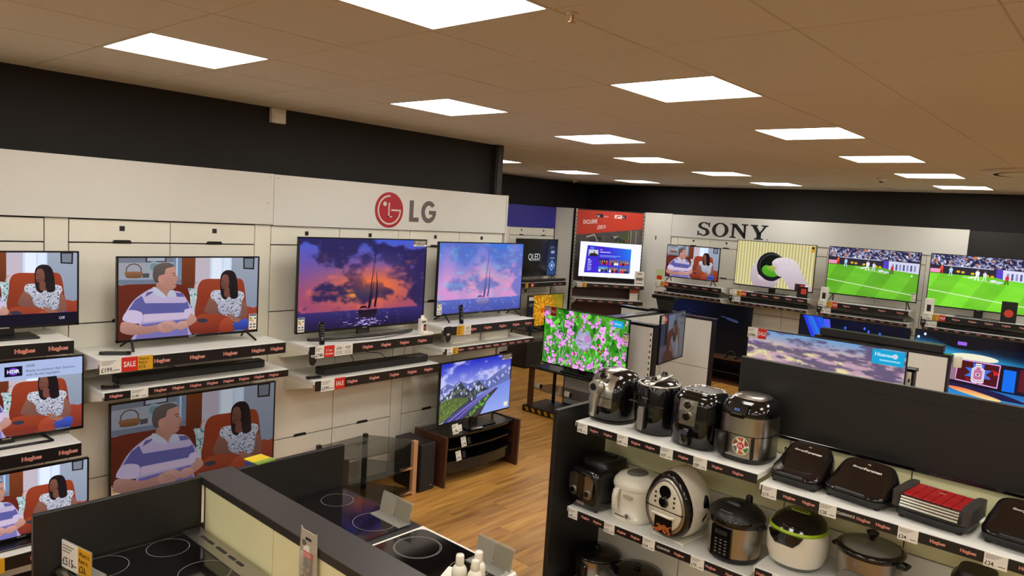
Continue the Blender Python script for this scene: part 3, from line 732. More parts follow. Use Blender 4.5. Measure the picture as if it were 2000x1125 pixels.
def pic_menu():
    p = Pic(); p.bg(lambda u, v: np.ones(u.shape + (3,)) * (244, 246, 252), 4, 4)
    def f(u, v): return mixc((64, 40, 206), (30, 130, 236), np.clip((u - 6) / 7 - v * .05, 0, 1))
    P_ = [(1.9, .9), (13.4, 1.4), (13.4, 7.7), (1.4, 8.0)]
    nx, ny = 24, 12; pts = []; F = []
    for j in range(ny + 1):
        for i in range(nx + 1):
            a, b = i / nx, j / ny
            pts.append(tuple((P_[0][k] * (1 - a) + P_[1][k] * a) * (1 - b) + (P_[3][k] * (1 - a) + P_[2][k] * a) * b for k in (0, 1)))
    for j in range(ny):
        for i in range(nx):
            a = j * (nx + 1) + i; F.append((a, a + nx + 1, a + nx + 2, a + 1))
    A = np.array(pts); p._put(pts, f(A[:, 0], A[:, 1]), F)
    p.text('sky', 2.7, 1.75, .5, (90, 190, 250), .02); p.rect(2.3, 2.0, 4.8, 3.6, (196, 206, 214)); p.blob([(2.5, 3.6), (2.9, 2.9), (3.5, 2.9), (3.6, 2.5), (3.9, 2.5), (4.0, 2.9), (4.6, 3.1), (4.7, 3.6)], (40, 36, 44)); p.ell(3.7, 2.6, .22, .26, (170, 120, 100))
    for k in range(7): p.rect(2.2, 4.5 + k * .45, 2.2 + (.9 if k else .7) + .2 * (k % 2), 4.66 + k * .45, (200, 206, 246) if k else (255, 255, 255))
    p.text('sky', 5.3, 2.05, .3, (240, 244, 255), .01); p.rect(5.3, 2.4, 8.0, 2.6, (200, 220, 250)); p.rect(5.3, 3.3, 10.8, 3.4, (140, 190, 246)); p.rect(5.3, 3.6, 9.6, 3.7, (140, 190, 246))
    rr = random.Random(8)
    for j in range(2):
        for k in range(3):
            u, v = 5.1 + k * 2.75, 4.3 + j * 1.9 + k * .06
            p.rect(u, v, u + 2.5, v + 1.35, rr.choice([(40, 44, 90), (70, 150, 210), (110, 100, 120)]))
            for q_ in range(4):
                x = u + .35 + q_ * .58; c = rr.choice([(30, 30, 60), (200, 40, 50), (60, 80, 150), (230, 230, 235)])
                p.blob([(x - .26, v + 1.33), (x - .2, v + .75), (x + .2, v + .75), (x + .26, v + 1.33)], c); p.ell(x, v + .55, .16, .2, rr.choice([(206, 160, 136), (150, 104, 84), (220, 180, 156)]), 0, 10)
    return p

def pic_clouds():
    p = Pic()
    def f(u, v):
        n = fbm(u * .55, v * 2.6, 91, 6); n2 = fbm(u * .6 + 9, v * 2.6, 97)
        c = mixc((110, 160, 206), (196, 160, 178), np.clip(v / 1.6, 0, 1)); c = mixc(c, (232, 220, 160), ss(.42, .62, n2) * ss(.6, 2.4, v)); c = mixc(c, (88, 78, 112), ss(.44, .6, n) * .85)
        return mixc(c, (170, 200, 236), ss(6.0, 8.5, v) * .8)
    p.bg(f, 144, 80); p.rect(12.9, .15, 15.85, 1.6, (24, 164, 214)); p.text('Hisense', 13.15, .8, .36, (230, 246, 252), .01); p.ell(15.0, .65, .25, .25, (196, 214, 236)); p.rect(13.6, 1.1, 15.5, 1.25, (150, 214, 240))
    return p

def pic_stage():
    p = Pic(); p.bg(lambda u, v: mixc((4, 6, 18), (10, 16, 50), fbm(u * .4, v * .4, 15)), 32, 18)
    for k in range(5): p.poly([(.4 + k * .5, 0), (1.0 + k * .6, 0), (3.0 + k * .7, 4), (2.3 + k * .6, 4)], (30 + 20 * (k % 2), 60 + 30 * (k % 3), 226))
    p.poly([(3.6, .2), (4.6, .2), (5.2, 4), (4.7, 4)], (80, 90, 240))
    for x, y in ((7, 1.2), (9.8, .9), (10.4, 1.3), (12, 1.4)): p.ell(x, y, .16, .22, (70, 110, 250))
    return p

def pic_show():
    p = Pic()
    p.bg(lambda u, v: mixc(mixc((6, 14, 34), (40, 150, 206), np.exp(-((v - 2.2 - .12 * u) / 1.0) ** 2)), (10, 12, 30), ss(3.2, 4.4, v)), 48, 27)
    p.blob([(1.5, -.5), (4, 1.6), (7, 1.9), (10, 1.3), (16.5, .6), (16.5, -1)], (10, 8, 20))
    for x, y in ((1.2, .5), (2.0, 1.8), (.4, 1.0), (3.6, 2.2)): p.ell(x, y, .16, .2, (225, 240, 255))
    p.ell(7.5, 2.9, 2.8, .5, (236, 232, 206)); p.rect(5.3, .9, 6.4, 1.4, (150, 96, 226))
    p.rect(0, 3.3, 16, 6.8, (26, 12, 30))
    for u0, u1 in ((1.8, 4.0), (5.6, 10.6)):
        p.poly([(u0, 3.3), (u1, 3.4), (u1 - .1, 6.7), (u0 - .2, 6.4)], (224, 170, 236)); p.poly([(u0 + .12, 3.45), (u1 - .12, 3.55), (u1 - .22, 6.55), (u0 - .05, 6.25)], (74, 12, 24))
    rr = random.Random(2)
    for k in range(26):
        x, y = rr.choice([rr.uniform(2, 3.6), rr.uniform(5.8, 10.2)]), rr.uniform(3.8, 6.2); p.poly([(x, y), (x + rr.uniform(.3, .8), y + rr.uniform(-.3, .3)), (x + rr.uniform(.1, .5), y + rr.uniform(.3, .7))], rr.choice([(206, 34, 30), (150, 20, 30), (230, 60, 44)]))
    p.poly([(8.1 + (1.7 if k % 2 else .9) * math.cos(k * PI / 8), 5.0 + (1.6 if k % 2 else .9) * math.sin(k * PI / 8)) for k in range(16)], (64, 110, 214))
    def bottle(s, c): p.poly([(8.1 + s * x, 5.05 + s * y) for x, y in [(-.35, -1.4), (.35, -1.4), (.35, -.95), (.75, -.6), (.75, 1.1), (.5, 1.3), (-.5, 1.3), (-.75, 1.1), (-.75, -.6), (-.35, -.95)]], c)
    bottle(1.0, (245, 240, 255)); bottle(.86, (40, 40, 60)); bottle(.8, (245, 225, 245)); bottle(.66, (190, 110, 150)); p.ell(8.1, 5.2, .3, .22, (240, 230, 240)); p.ell(8.1, 5.2, .2, .14, (120, 60, 90))
    p.rect(4.0, 3.9, 5.5, 6.4, (150, 110, 130)); p.rect(4.0, 3.9, 4.7, 6.4, (40, 24, 44)); p.rect(11.0, 3.9, 12.4, 6.9, (10, 110, 236)); p.rect(12.4, 3.4, 16, 7, (20, 20, 40)); p.rect(12.8, 3.6, 14.6, 6.6, (90, 20, 40))
    p.poly([(0, 6.9), (16, 7.2), (16, 9), (0, 9)], (26, 96, 176), (50, 150, 214)); p.blob([(2, 7.0), (9, 7.0), (14, 8.2), (8, 8.0)], (30, 24, 70)); p.blob([(4.6, 7.4), (7, 7.4), (11, 8.2), (10, 8.5), (6.4, 8.0)], (236, 110, 60), (240, 226, 150)); p.poly([(.6, 7.1), (1.6, 7.2), (1.2, 7.7), (.4, 7.5)], (206, 40, 50))
    return p

def pic_reader():
    p = Pic(); p.bg(lambda u, v: mixc((112, 118, 132), (80, 84, 98), v / 9), 12, 8)
    p.rect(0, 0, 3, 6, (66, 74, 96)); p.rect(3, 0, 4.6, 6, (60, 40, 34)); p.rect(5, 0, 9, 5, (130, 140, 156)); p.rect(13, .4, 15.2, 2.4, (56, 52, 60)); p.rect(13.3, .7, 14.9, 2.1, (104, 110, 122))
    p.blob([(5.2, 8), (4.8, 4), (6.2, 3), (10, 2.8), (12.6, 3.4), (13, 6), (12.8, 8.6)], (104, 66, 52), (80, 50, 42)); p.rect(0, 5.8, 4.6, 9, (96, 88, 104))
    p.blob([(7.4, 4.6), (9, 4.0), (11, 4.4), (12.2, 6), (12.4, 8.4), (7, 8.6), (6.4, 7)], (136, 138, 150), (110, 112, 128)); p.blob([(8.2, 2.0), (9.3, 1.2), (10.4, 1.9), (10.8, 4), (10.2, 5.6), (8.8, 5.4), (8.0, 4)], (74, 60, 54)); p.blob([(8.4, 2.3), (9.4, 2.2), (9.5, 3.4), (8.8, 3.8), (8.3, 3.2)], (130, 98, 86))
    p.blob([(6.8, 6.2), (7.6, 5.6), (8.6, 7.0), (9.6, 7.4), (9.2, 8.2), (7.4, 7.8)], (126, 94, 82)); p.blob([(3, 7.4), (6, 6.8), (9, 8), (9.4, 9.4), (3, 9.4)], (92, 62, 50))
    return p

def pic_dark():
    p = Pic(); p.bg(lambda u, v: mixc((5, 6, 12), (14, 20, 52), np.exp(-((u - 3) / 5) ** 2 - ((v - 1.5) / 2.5) ** 2)), 24, 14)
    rr = random.Random(6)
    for k in range(9): p.ell(4.4 + rr.uniform(-1.6, 1.6), 2.2 + rr.uniform(-.8, .8), .05, .07, (90, 110, 190), 0, 6)
    p.line([(10.5, 2.2), (13.5, 2.9)], .1, (80, 90, 130)); p.blob([(11.6, 2.3), (13.6, 2.7), (13.5, 3.1), (11.7, 2.7)], (54, 62, 96))
    return p
# ------------------------------------------------------------------ builders for shop fittings
def card(parent, x, y, z, w, h, kind='price', txt='', tilt=0.0, name=None):
    """a flat printed ticket in the local xz plane, lower left corner at x,z"""
    b = MB(); mats = [M_PAPER, M_INK, M_RED, M_YEL, M_GREY, M_LOGO]
    base = {'price': 0, 'sale': 2, 'rent': 3, 'info': 0, 'redinfo': 2, 'dark': 1}[kind]
    b.box(0, w, 0, .003, 0, h, base)
    f = -.0006
    if kind == 'price':
        b.text(txt, .06 * w, f, .12 * h, .3 * h, 1, .012, 'l', sx=.8)
        for k in range(3): b.box(.06 * w, (.5 + .12 * k) * w, f, 0, (.62 + .11 * k) * h, (.655 + .11 * k) * h, 4)
        b.box(.62 * w, .92 * w, f, 0, .18 * h, .24 * h, 4)
    elif kind == 'sale':
        b.text('SALE', w / 2, f, .33 * h, .36 * h, 0, .02, 'c', sx=.72)
    elif kind == 'rent':
        b.text('Want it.', .08 * w, f, .72 * h, .16 * h, 1, .015, 'l', sx=.85); b.text('Rent it.', .08 * w, f, .47 * h, .16 * h, 1, .015, 'l', sx=.85); b.text(txt, .08 * w, f, .12 * h, .24 * h, 1, .015, 'l', sx=.8)
    elif kind == 'redinfo':
        b.text('5 Year', w / 2, f, .5 * h, .18 * h, 0, .01, 'c', sx=.9); b.text('Guarantee', w / 2, f, .22 * h, .17 * h, 0, .01, 'c', sx=.75)
    elif kind == 'info':
        b.text(txt, .5 * w, f, .55 * h, .24 * h, 1, .01, 'c', sx=.8)
        for k in range(3): b.box(.1 * w, .9 * w, f, 0, (.14 + .12 * k) * h, (.18 + .12 * k) * h, 4)
    o = b.build(name or {'price': 'price_card', 'sale': 'sale_card', 'rent': 'rent_card', 'info': 'info_card', 'redinfo': 'guarantee_card', 'dark': 'info_card'}[kind], mats, parent, (x, y, z))
    o.rotation_euler[0] = tilt
    return o

def hughes(b, x, y, z, h, m_red, m_white):
    b.text('Hughes', x, y, z, h, m_white, .05, 'c', sx=1.05); b.text('Hughes', x, y - .0006, z, h, m_red, .014, 'c', sx=1.05)

_hm = {}
def hughes_mesh(h):
    if h not in _hm:
        b = MB(); hughes(b, 0, 0, 0, h, 0, 1); _hm[h] = b.mesh('wordmark', [M_LOGO, M_PAPER])
    return _hm[h]
def shelf(label, length, loc, rotz=0.0, depth=.42, strip=.078, thick=.032, logos=(), lh=.021, cards=(), group=None, brackets=True, wordmark=None):
    """wall shelf; local origin at the middle of its back edge, z=0 is the top. cards: (x from left end, w, kind, text)"""
    t = thing('display_shelf', label, 'shelf', loc, rotz, group)
    L = length / 2
    MB().box(-L, L, -depth, 0, -thick, 0, bev=.003).build('board', M_WHITE, t)
    st = MB().box(-L + .012, L - .002, -depth - .006, -depth, -strip, -.004, bev=.001).build('ticket_strip', M_STRIP, t)
    for x in logos: link('wordmark', hughes_mesh(lh), st, (-L + x, -depth - .0068, -strip * .5 - lh * .55))
    if wordmark: MB().text('CLEARANCE', -L + wordmark, -depth - .0068, -strip * .5 - .006, .012, 0, .01, 'c', sx=.8).build('clearance_print', M_PAPER, st)
    for c in cards: card(st, -L + c[0], -depth - .0105, -strip - .006 if c[2] != 'price' else -strip - .008, c[1], strip + .008, c[2], c[3] if len(c) > 3 else '')
    if brackets:
        for sx in (-1, 1):
            MB().prism([(-depth + .02, -thick), (0, -thick), (0, -.14), (-.05, -.14), (-depth + .02, -.055)], 'x', sx * L - sx * .004, sx * L - sx * .012).build('bracket', M_CREAM, t)
    return t

def energy_label(parent, x, y, z, h=.11):
    w = h * .52; b = MB(); mats = [M_PAPER, mat('eu_blue', '20407F', .5, noise=.02), mat('e_green', '4FA53C', .5, noise=.02), mat('e_yellow', 'E4C22C', .5, noise=.02), mat('e_orange', 'E07B2A', .5, noise=.02), M_INK, M_GREY]
    b.box(0, w, 0, .001, 0, h, 0); f = -.0005
    b.box(.06 * w, .94 * w, f, 0, .88 * h, .97 * h, 1)
    for k in range(4): b.box(.08 * w, (.3 + .1 * k) * w, f, 0, (.74 - .07 * k) * h, (.795 - .07 * k) * h, (2, 2, 3, 4)[k])
    b.box(.7 * w, .92 * w, f, 0, .68 * h, .75 * h, 5)
    for k in range(2): b.box(.12 * w, .42 * w, f, 0, (.1 + .18 * k) * h, (.2 + .18 * k) * h, 6); b.box(.55 * w, .88 * w, f, 0, (.1 + .18 * k) * h, (.2 + .18 * k) * h, 6)
    b.build('energy_label', mats, parent, (x, y, z))

PICS = {}
def screen_mesh(key, strength):
    k = (key, strength)
    if k not in PICS:
        fn = {'couple': pic_couple, 'couple_bar': lambda: pic_couple('bar'), 'couple_hdr': lambda: pic_couple('hdr'), 'boat': lambda: pic_boat(False), 'boat_light': lambda: pic_boat(True), 'mountain': pic_mountain, 'flowers': pic_flowers, 'tea': pic_tea,
              'football': pic_football, 'football2': lambda: pic_football(5.0, 1.12), 'qled': pic_qled, 'petals': pic_petals, 'menu': pic_menu, 'clouds': pic_clouds, 'stage': pic_stage, 'show': pic_show, 'reader': pic_reader, 'dark': pic_dark}[key]
        PICS[k] = fn().mesh('picture_' + key, screen_mat(strength))
    return PICS[k]
M_BEZEL = mat('bezel_black', '100F10', 0.3, noise=0.05)
M_GREYLEG = mat('stand_gunmetal', '3A3836', 0.35, 0.6, noise=0.05)
def tv(label, w, h, loc, rotz, pic, stand='feet', lift=.05, strength=1.0, energy=None, badge=None, group=None, sidebar=None, brand=True, bez=.009):
    """flat television; local origin on the surface under its middle, screen faces -y"""
    t = thing('television', label, 'television', loc, rotz, group)
    b = MB().box(-w / 2, w / 2, 0, .022, lift, lift + h, 0, bev=.003).box(-w * .36, w * .36, .022, .055, lift + .04, lift + h * .62, 0, bev=.006)
    for s in (-1, 1): b.box(s * w / 2, s * (w / 2 - bez), -.006, 0, lift, lift + h)
    b.box(-w / 2, w / 2, -.006, 0, lift + h - bez, lift + h); b.box(-w / 2, w / 2, -.006, 0, lift, lift + bez * 1.8)
    b.build('cabinet', M_BEZEL, t)
    sw, sh = w - 2 * bez, h - 2.8 * bez
    link('screen', screen_mesh(pic, strength), t, (0, -.0008, lift + bez * 1.8), scale=(sw, 1, sh))
    if brand: MB().box(-.022, .022, -.0068, -.006, lift + .004, lift + .011).build('maker_badge', M_SILVER, t)
    if stand == 'feet':
        for s in (-1, 1):
            x = s * w * .40
            MB().tube([(x, .012, lift + .02), (x + s * .03, -.10, .0105)], .008, 8).tube([(x, .012, lift + .02), (x + s * .03, .10, .0105)], .008, 8).box(x - .012, x + .012, .0, .02, lift - .002, lift + .04, bev=.002).build('foot', M_BEZEL, t)
    elif stand == 'arc':
        MB().box(-.06, .06, .004, .03, .02, lift + .05, bev=.004).build('neck', M_GREYLEG, t)
        pts = [(-.52 * w + 1.04 * w * k / 14, -.13 + .20 * abs(k / 7 - 1) ** 2.0 * .0 + .16 * (1 - (k / 7 - 1) ** 2) * -1 + .14, .0135 + .022 * (1 - (k / 7 - 1) ** 2)) for k in range(15)]
        MB().loft([[(x, y - .018, z - .012), (x, y + .018, z - .012), (x, y + .018, z + .006), (x, y - .018, z + .010)] for x, y, z in [(a * .78, b_, c) for a, b_, c in pts]], 0, True).build('foot', M_GREYLEG, t)
    elif stand == 'block':
        MB().box(-.05, .05, .005, .035, .012, lift + .03, bev=.003).build('neck', M_BEZEL, t)
        MB().box(-w * .2, w * .2, -.10, .10, .001, .012, bev=.004).build('foot', M_BEZEL, t)
    elif stand == 'loop':
        MB().tube([(-w * .24, .05, .008), (-w * .26, -.10, .008), (w * .26, -.10, .008), (w * .24, .05, .008)], .008, 8).box(-w * .05, w * .05, .0, .02, 0, lift + .03).build('foot', M_BEZEL, t)
    elif stand == 'wall':
        MB().box(-.15, .15, .055, .075, lift + h * .3, lift + h * .6).build('wall_bracket', M_SATINB, t)
    if energy == 'l': energy_label(t, -w / 2 + .012, -.0075, lift + .012)
    if energy == 'r': energy_label(t, w / 2 - .012 - .057, -.0075, lift + .02)
    if badge:
        bb = MB().box(0, .145, 0, .001, .016, .052, 0).box(0, .145, 0, .001, 0, .016, 1); bb.text(badge, .0725, -.0005, .024, .02, 1, .012, 'c', sx=.85); bb.box(.03, .115, -.0005, 0, .005, .010, 2)
        bb.build('new_badge', [M_GREY, M_PAPER, M_INK], t, (w / 2 - .15, -.0075, lift + h - .06))
    return t

def soundbar(label, length, loc, rotz=0.0, h=.058, d=.09, trim=False):
    t = thing('soundbar', label, 'soundbar', loc, rotz, 'soundbars on the wall shelves')
    MB().box(-length / 2, length / 2, -d / 2, d / 2, .004, h, bev=.008).build('body', M_SATINB, t)
    MB().box(-length / 2 + .012, length / 2 - .012, -d / 2 - .002, -d / 2, .010, h - .008, bev=.001).build('grille', mat('speaker_mesh', '1E1C1C', .7, noise=.3, nscale=300, bump=.3), t)
    MB().box(length / 2 - .22, length / 2 - .04, -d / 2 + .01, -d / 2 + .035, h, h + .0012).build('control_strip', M_GREY if trim else M_GLOSSB, t)
    for s in (-1, 1): MB().cyl((s * length * .4, 0, .001), (s * length * .4, 0, .005), .012, n=12).build('foot', M_SATINB, t)
    return t
def remote(label, loc, rotz=0.0, upright=False, l=.17, w=.042):
    t = thing('remote_control', label, 'remote', loc, rotz, None)
    b = MB().loft([sring(0, y, .009, w / 2 * k, .009, 3, 14) for y, k in ((0, .8),)] + [], 0, False) if False else MB()
    rings = [[(x, y, z) for x, z in [(-w / 2 * k, .004), (w / 2 * k, .004), (w / 2 * k, .016), (w / 2 * .7 * k, .02), (-w / 2 * .7 * k, .02), (-w / 2 * k, .016)]] for y, k in ((-l / 2, .8), (-l / 2 + .01, 1), (l / 2 - .01, 1), (l / 2, .8))]
    b.loft(rings, 0, False); bt = MB()
    for j in range(7):
        for i in range(3): bt.box(-.014 + i * .011, -.008 + i * .011, l / 2 - .03 - j * .018, l / 2 - .022 - j * .018, .0195, .0215, bev=.0005)
    bt.lathe([(.011, .0195), (.010, .0225)], 0, -l / 2 + .05, n=14)
    if upright:
        M_ = Matrix.Translation((0, 0, l / 2)) @ Matrix.Rotation(math.radians(82), 4, 'X')
        b.tf(M_); bt.tf(M_)
    b.build('body', M_GLOSSB, t); bt.build('buttons', M_GREY, t)
    return t
def talker(label, loc, rotz=0.0):
    t = thing('shelf_talker', label, 'sign', loc, rotz, None)
    pts = [(-.032, .09), (.032, .09)] + [(.032 * math.cos(a) + .0, -.0 + .05 * math.sin(a)) for a in [-k * PI / 10 for k in range(11)]]
    b = MB().prism(pts, 'y', 0, .002); b.build('tag_board', M_SATINB, t)
    MB().box(-.018, .018, -.0006, 0, .022, .028).box(-.014, .014, -.0006, 0, .012, .016).build('tag_print', M_PAPER, t)
    return t

# ------------------------------------------------------------------ left wall: white panel bays with the maker's header
def wall_bay(label, x0, loc=(0, 0, 0), rotz=0.0, xl=1.34, post=.13, zs=(2.07, 1.565, 1.06, .555, .05), back=.22, cut=None, name='panel_bay', group=None, pm=None):
    """local x runs along the wall from the bay's left end, y=0 is the panel front"""
    t = thing(name, label, 'display wall', loc, rotz, group)
    pm = pm or M_CREAM
    MB().box(0, xl, .02, back, 0, 2.21).build('backing', M_GAP, t)
    if post: MB().box(.003, post - .003, 0, .02, .05, 2.215, bev=.0015).build('post', pm, t)
    n = 2; pw = (xl - post) / n
    tops = (2.215,) + tuple(zs[:-1]); bots = tuple(zs)
    for i in range(n):
        xa, xb = post + i * pw + .003, post + (i + 1) * pw - .003
        for r, (zt, zb) in enumerate(zip(tops, bots)):
            p = MB().box(xa, xb, 0, .018, zb + .004, zt - .004, bev=.0015).build('panel', pm, t)
            xm = (xa + xb) / 2
            if r in (0, 1, 3):
                MB().prism([(xm - .055, zb - .004), (xm + .055, zb - .004), (xm + .055, zb + .010), (xm + .047, zb + .018), (xm - .047, zb + .018), (xm - .055, zb + .010)], 'y', -.004, .004).build('grip', M_GAP, p)
            if r == 0: MB().box(xm - .016, xm + .016, -.001, 0, zb + .075, zb + .107).build('lock_plate', M_INK, p)
    MB().box(0, xl, .004, .03, 0, .048).build('plinth', M_GAP, t)
    return t
YP = 4.92
for k, (x0, lab) in enumerate([(-1.31, 'cream wall panel bay with nothing hung on it, past the small televisions'), (.03, 'cream wall panel bay behind the small televisions at the end of the wall'), (1.37, 'cream wall panel bay behind the striped-shirt man televisions'), (2.71, 'cream wall panel bay under the red round logo, behind the dark sunset television'), (4.05, 'cream wall panel bay at the black corner post, behind the pale sunset television')]):
    wall_bay(lab, 0, (x0, YP, 0), 0, cut=k)
t = thing('header_board', 'plain white header board above the wall bays, without a logo', 'sign board', (.03, YP, 2.22))
MB().box(-1.34, 2.812, -.02, 0, 0, .372, bev=.0015).box(.0, 2.812, .02, .24, .0, .36).build('board', M_WHITE, t)
for x, z in ((2.78, .345), (2.77, .16)): MB().cyl((x, -.0205, z), (x, -.02, z), .004, n=10).build('screw', M_GREY, t)
MB().box(.32, .46, -.018, -.002, .372, .378).build('joint_cap', M_WHITE, t)
t = thing('header_board', 'white header board with the red round face logo and grey LG letters', 'sign board', (2.845, YP, 2.215))
MB().box(0, 2.55, -.02, 0, 0, .375, bev=.0015).box(.0, 2.55, .02, .24, .0, .365).build('board', M_WHITE, t)
M_LGRED = mat('emblem_red', 'B3202F', .4, noise=.06); M_LGGREY = mat('emblem_grey', '6B5F5E', .5, noise=.03); M_LGW = mat('emblem_silver', 'DCD6CC', .4, noise=.03)
em = MB(); cx, cz, r = 1.075, .165, .150
em.prism([(cx + r * math.cos(a), cz + r * math.sin(a)) for a in [2 * PI * i / 48 for i in range(48)]], 'y', -.024, -.0205, 0)
def arc(b, r, a0, a1, w, m, n=40, y0=-.0255, y1=-.024):
    out = [(cx + (r + w / 2) * math.cos(a0 + (a1 - a0) * i / n), cz + (r + w / 2) * math.sin(a0 + (a1 - a0) * i / n)) for i in range(n + 1)]
    inn = [(cx + (r - w / 2) * math.cos(a0 + (a1 - a0) * i / n), cz + (r - w / 2) * math.sin(a0 + (a1 - a0) * i / n)) for i in range(n + 1)]
    b.prism(out + inn[::-1], 'y', y0, y1, m)
arc(em, .118, math.radians(88), math.radians(360), .014, 1)
def bar(b, x0, x1, z0, z1, m): b.box(x0, x1, -.0255, -.024, z0, z1, m)
bar(em, cx + .02, cx + .124, cz - .007, cz + .007, 1)
bar(em, cx - .012, cx + .002, cz - .062, cz + .062, 1); bar(em, cx - .012, cx + .03, cz - .062, cz - .05, 1)
em.prism([(cx - .05 + .019 * math.cos(a), cz + .05 + .019 * math.sin(a)) for a in [2 * PI * i / 20 for i in range(20)]], 'y', -.0255, -.024, 1)
em.build('emblem', [M_LGRED, M_LGW], t)
le = MB(); x = 1.30; z0 = .075; hh = .185
le.prism([(x, z0), (x + .105, z0), (x + .105, z0 + .038), (x + .042, z0 + .038), (x + .042, z0 + hh), (x, z0 + hh)], 'y', -.024, -.0205)
gx, gz, ro, ri = x + .222, z0 + hh / 2, .098, .055
o_ = [(gx + ro * .88 * math.cos(a), gz + ro * math.sin(a)) for a in [math.radians(38 + k * 290 / 30) for k in range(31)]]
i_ = [(gx + ri * .85 * math.cos(a), gz + ri * 1.05 * math.sin(a)) for a in [math.radians(44 + k * 270 / 30) for k in range(31)]]
le.prism(o_ + [(gx + .086, gz - .02), (gx + .086, gz + .012), (gx + .005, gz + .012), (gx + .005, gz - .022), (gx + .046, gz - .022), (gx + .046, gz - .045)] + i_[::-1], 'y', -.024, -.0205)
le.build('letters', M_LGGREY, t)
for x, z in ((.03, .35), (2.5, .35)): MB().cyl((x, -.0205, z), (x, -.02, z), .004, n=10).build('screw', M_GREY, t)
tag(MB().box(5.40, 5.425, YP - .02, 5.165, 0, 2.595, bev=.002).build('end_panel', M_WHITE), 'narrow white end panel closing the panel wall at the black post', 'panel')

# shelves, televisions and soundbars on the left wall
YS = YP - .001
shelf('upper white shelf at the wall end under the television with the black bar', 1.30, (.75, YS, 1.548), logos=(.2, .42, .65, .86, 1.06, 1.22), group=None)
shelf('middle white shelf at the wall end under the television with the pale HDR banner', 1.32, (.78, YS, .945), logos=(.2, .42, .62, .84, 1.07, 1.25))
shelf('lowest white shelf at the wall end beside the black partition', 1.30, (.75, YS, .372), logos=(.3, .6, 1.13), cards=[(.74, .10, 'sale'), (.86, .10, 'rent', '\u00a311.')])
shelf('white shelf carrying the striped-shirt television, with a \u00a3199 ticket and SALE card', 1.21, (2.13, YS, 1.417), logos=(.36, .58, .80, 1.0, 1.14), cards=[(.005, .118, 'price', '\u00a3199.'), (.125, .088, 'sale'), (.215, .088, 'rent', '\u00a313.')])
shelf('lower white shelf carrying a soundbar, with a \u00a3149 ticket', 1.215, (2.155, YS, 1.218), strip=.05, logos=(.075, .33, .44, .55, .66, .77, .88, .99, 1.1), lh=.016, cards=[(.155, .10, 'price', '\u00a3149.')], brackets=True)
shelf('white shelf carrying the dark sunset television, with guarantee tickets', 1.20, (3.527, YS, 1.356), logos=(.52, .70, .89, 1.08), cards=[(.045, .075, 'price', '\u00a3749.'), (.122, .088, 'redinfo'), (.212, .078, 'info', '\u00a3200'), (.292, .082, 'info', 'FREE')])
shelf('lower white shelf carrying a long soundbar, with a \u00a3599 ticket and SALE card', 1.24, (3.594, YS, 1.10), logos=(.34, .55, .75, .94, 1.12), cards=[(.06, .115, 'price', '\u00a3599.'), (.178, .09, 'sale')])
shelf('white shelf carrying the pale sunset television beside the corner post', 1.225, (4.852, YS, 1.408), logos=(.36, .56, .76, .95, 1.13), cards=[(.16, .088, 'rent', '\u00a335.'), (.25, .085, 'info', '\u00a3200')])
shelf('lower white shelf carrying two short white speaker bars beside the corner post', 1.21, (4.87, YS, 1.218), strip=.05, logos=(.20, .33, .44, .55, .66, .77, .88, .99, 1.1), lh=.016, cards=[(.03, .07, 'price', '\u00a3699.'), (.105, .06, 'rent', '\u00a325.')])

tv('small television showing the seated couple above a black bar reading Off', .74, .435, (1.115, 4.70, 1.548), 0, 'couple_bar', 'block', .05)
tv('small television showing the seated couple under a pale HDR banner', .78, .45, (1.122, 4.70, .945), 0, 'couple_hdr', 'loop', .022)
tv('small low television showing the seated couple, half hidden by the black partition', .70, .40, (1.18, 4.66, .372), 0, 'couple', 'block', .02)
tv('television with splayed feet showing a man in a striped shirt and a woman', .935, .535, (2.16, 4.70, 1.417), 0, 'couple', 'feet', .05, .9, 'r')
tv('larger wall-hung television low on the wall showing the seated couple', 1.158, .66, (2.286, 4.838, .0), 0, 'couple', 'wall', .39, .42, 'l', brand=False)
tv('large television with a dark orange sunset and sailing boat on a curved stand', 1.25, .725, (3.56, 4.70, 1.356), 0, 'boat', 'arc', .066, 1.0, 'l', '2019 NEW')
tv('television with a pale pink and blue sunset and sailing boat', 1.15, .668, (4.92, 4.72, 1.408), 0, 'boat_light', 'feet', .055, .95, 'l')
soundbar('slim black soundbar on the lower shelf with the \u00a3149 ticket', .98, (2.16, 4.66, 1.218), trim=True)
soundbar('long black soundbar on the lower shelf with the \u00a3599 ticket', 1.06, (3.64, 4.64, 1.10), h=.062, d=.11)
remote('black remote lying on the shelf in front of the striped-shirt television', (1.655, 4.60, 1.417), math.radians(60))
remote('small black remote lying beside the slim soundbar', (1.62, 4.58, 1.218), math.radians(75), l=.10, w=.05)
remote('small black remote lying beside the long soundbar', (3.02, 4.57, 1.10), math.radians(80), l=.11, w=.04)
remote('slim black remote standing upright before the dark sunset television', (3.06, 4.56, 1.356), 0, True)
remote('slim black remote standing upright before the pale sunset television', (4.52, 4.58, 1.408), 0, True)
talker('black oval shelf talker hanging under the dark sunset television', (2.955, 4.49, 1.27))
talker('black oval shelf talker hanging under the pale sunset television', (4.30, 4.49, 1.32))
t = thing('accessory_box', 'small white printed accessory carton on the shelf by the dark sunset television', 'box', (4.06, 4.56, 1.356))
MB().box(-.032, .032, -.02, .02, 0, .13, bev=.001).box(-.02, .02, .0, .002, .13, .16).build('carton', M_PAPER, t)
MB().box(-.004, .026, -.0206, -.02, .02, .085, 0).box(.004, .018, -.0212, -.0206, .045, .065, 1).box(-.026, .02, -.0206, -.02, .095, .115, 2).build('print', [M_INK, M_RED, M_GREY], t)
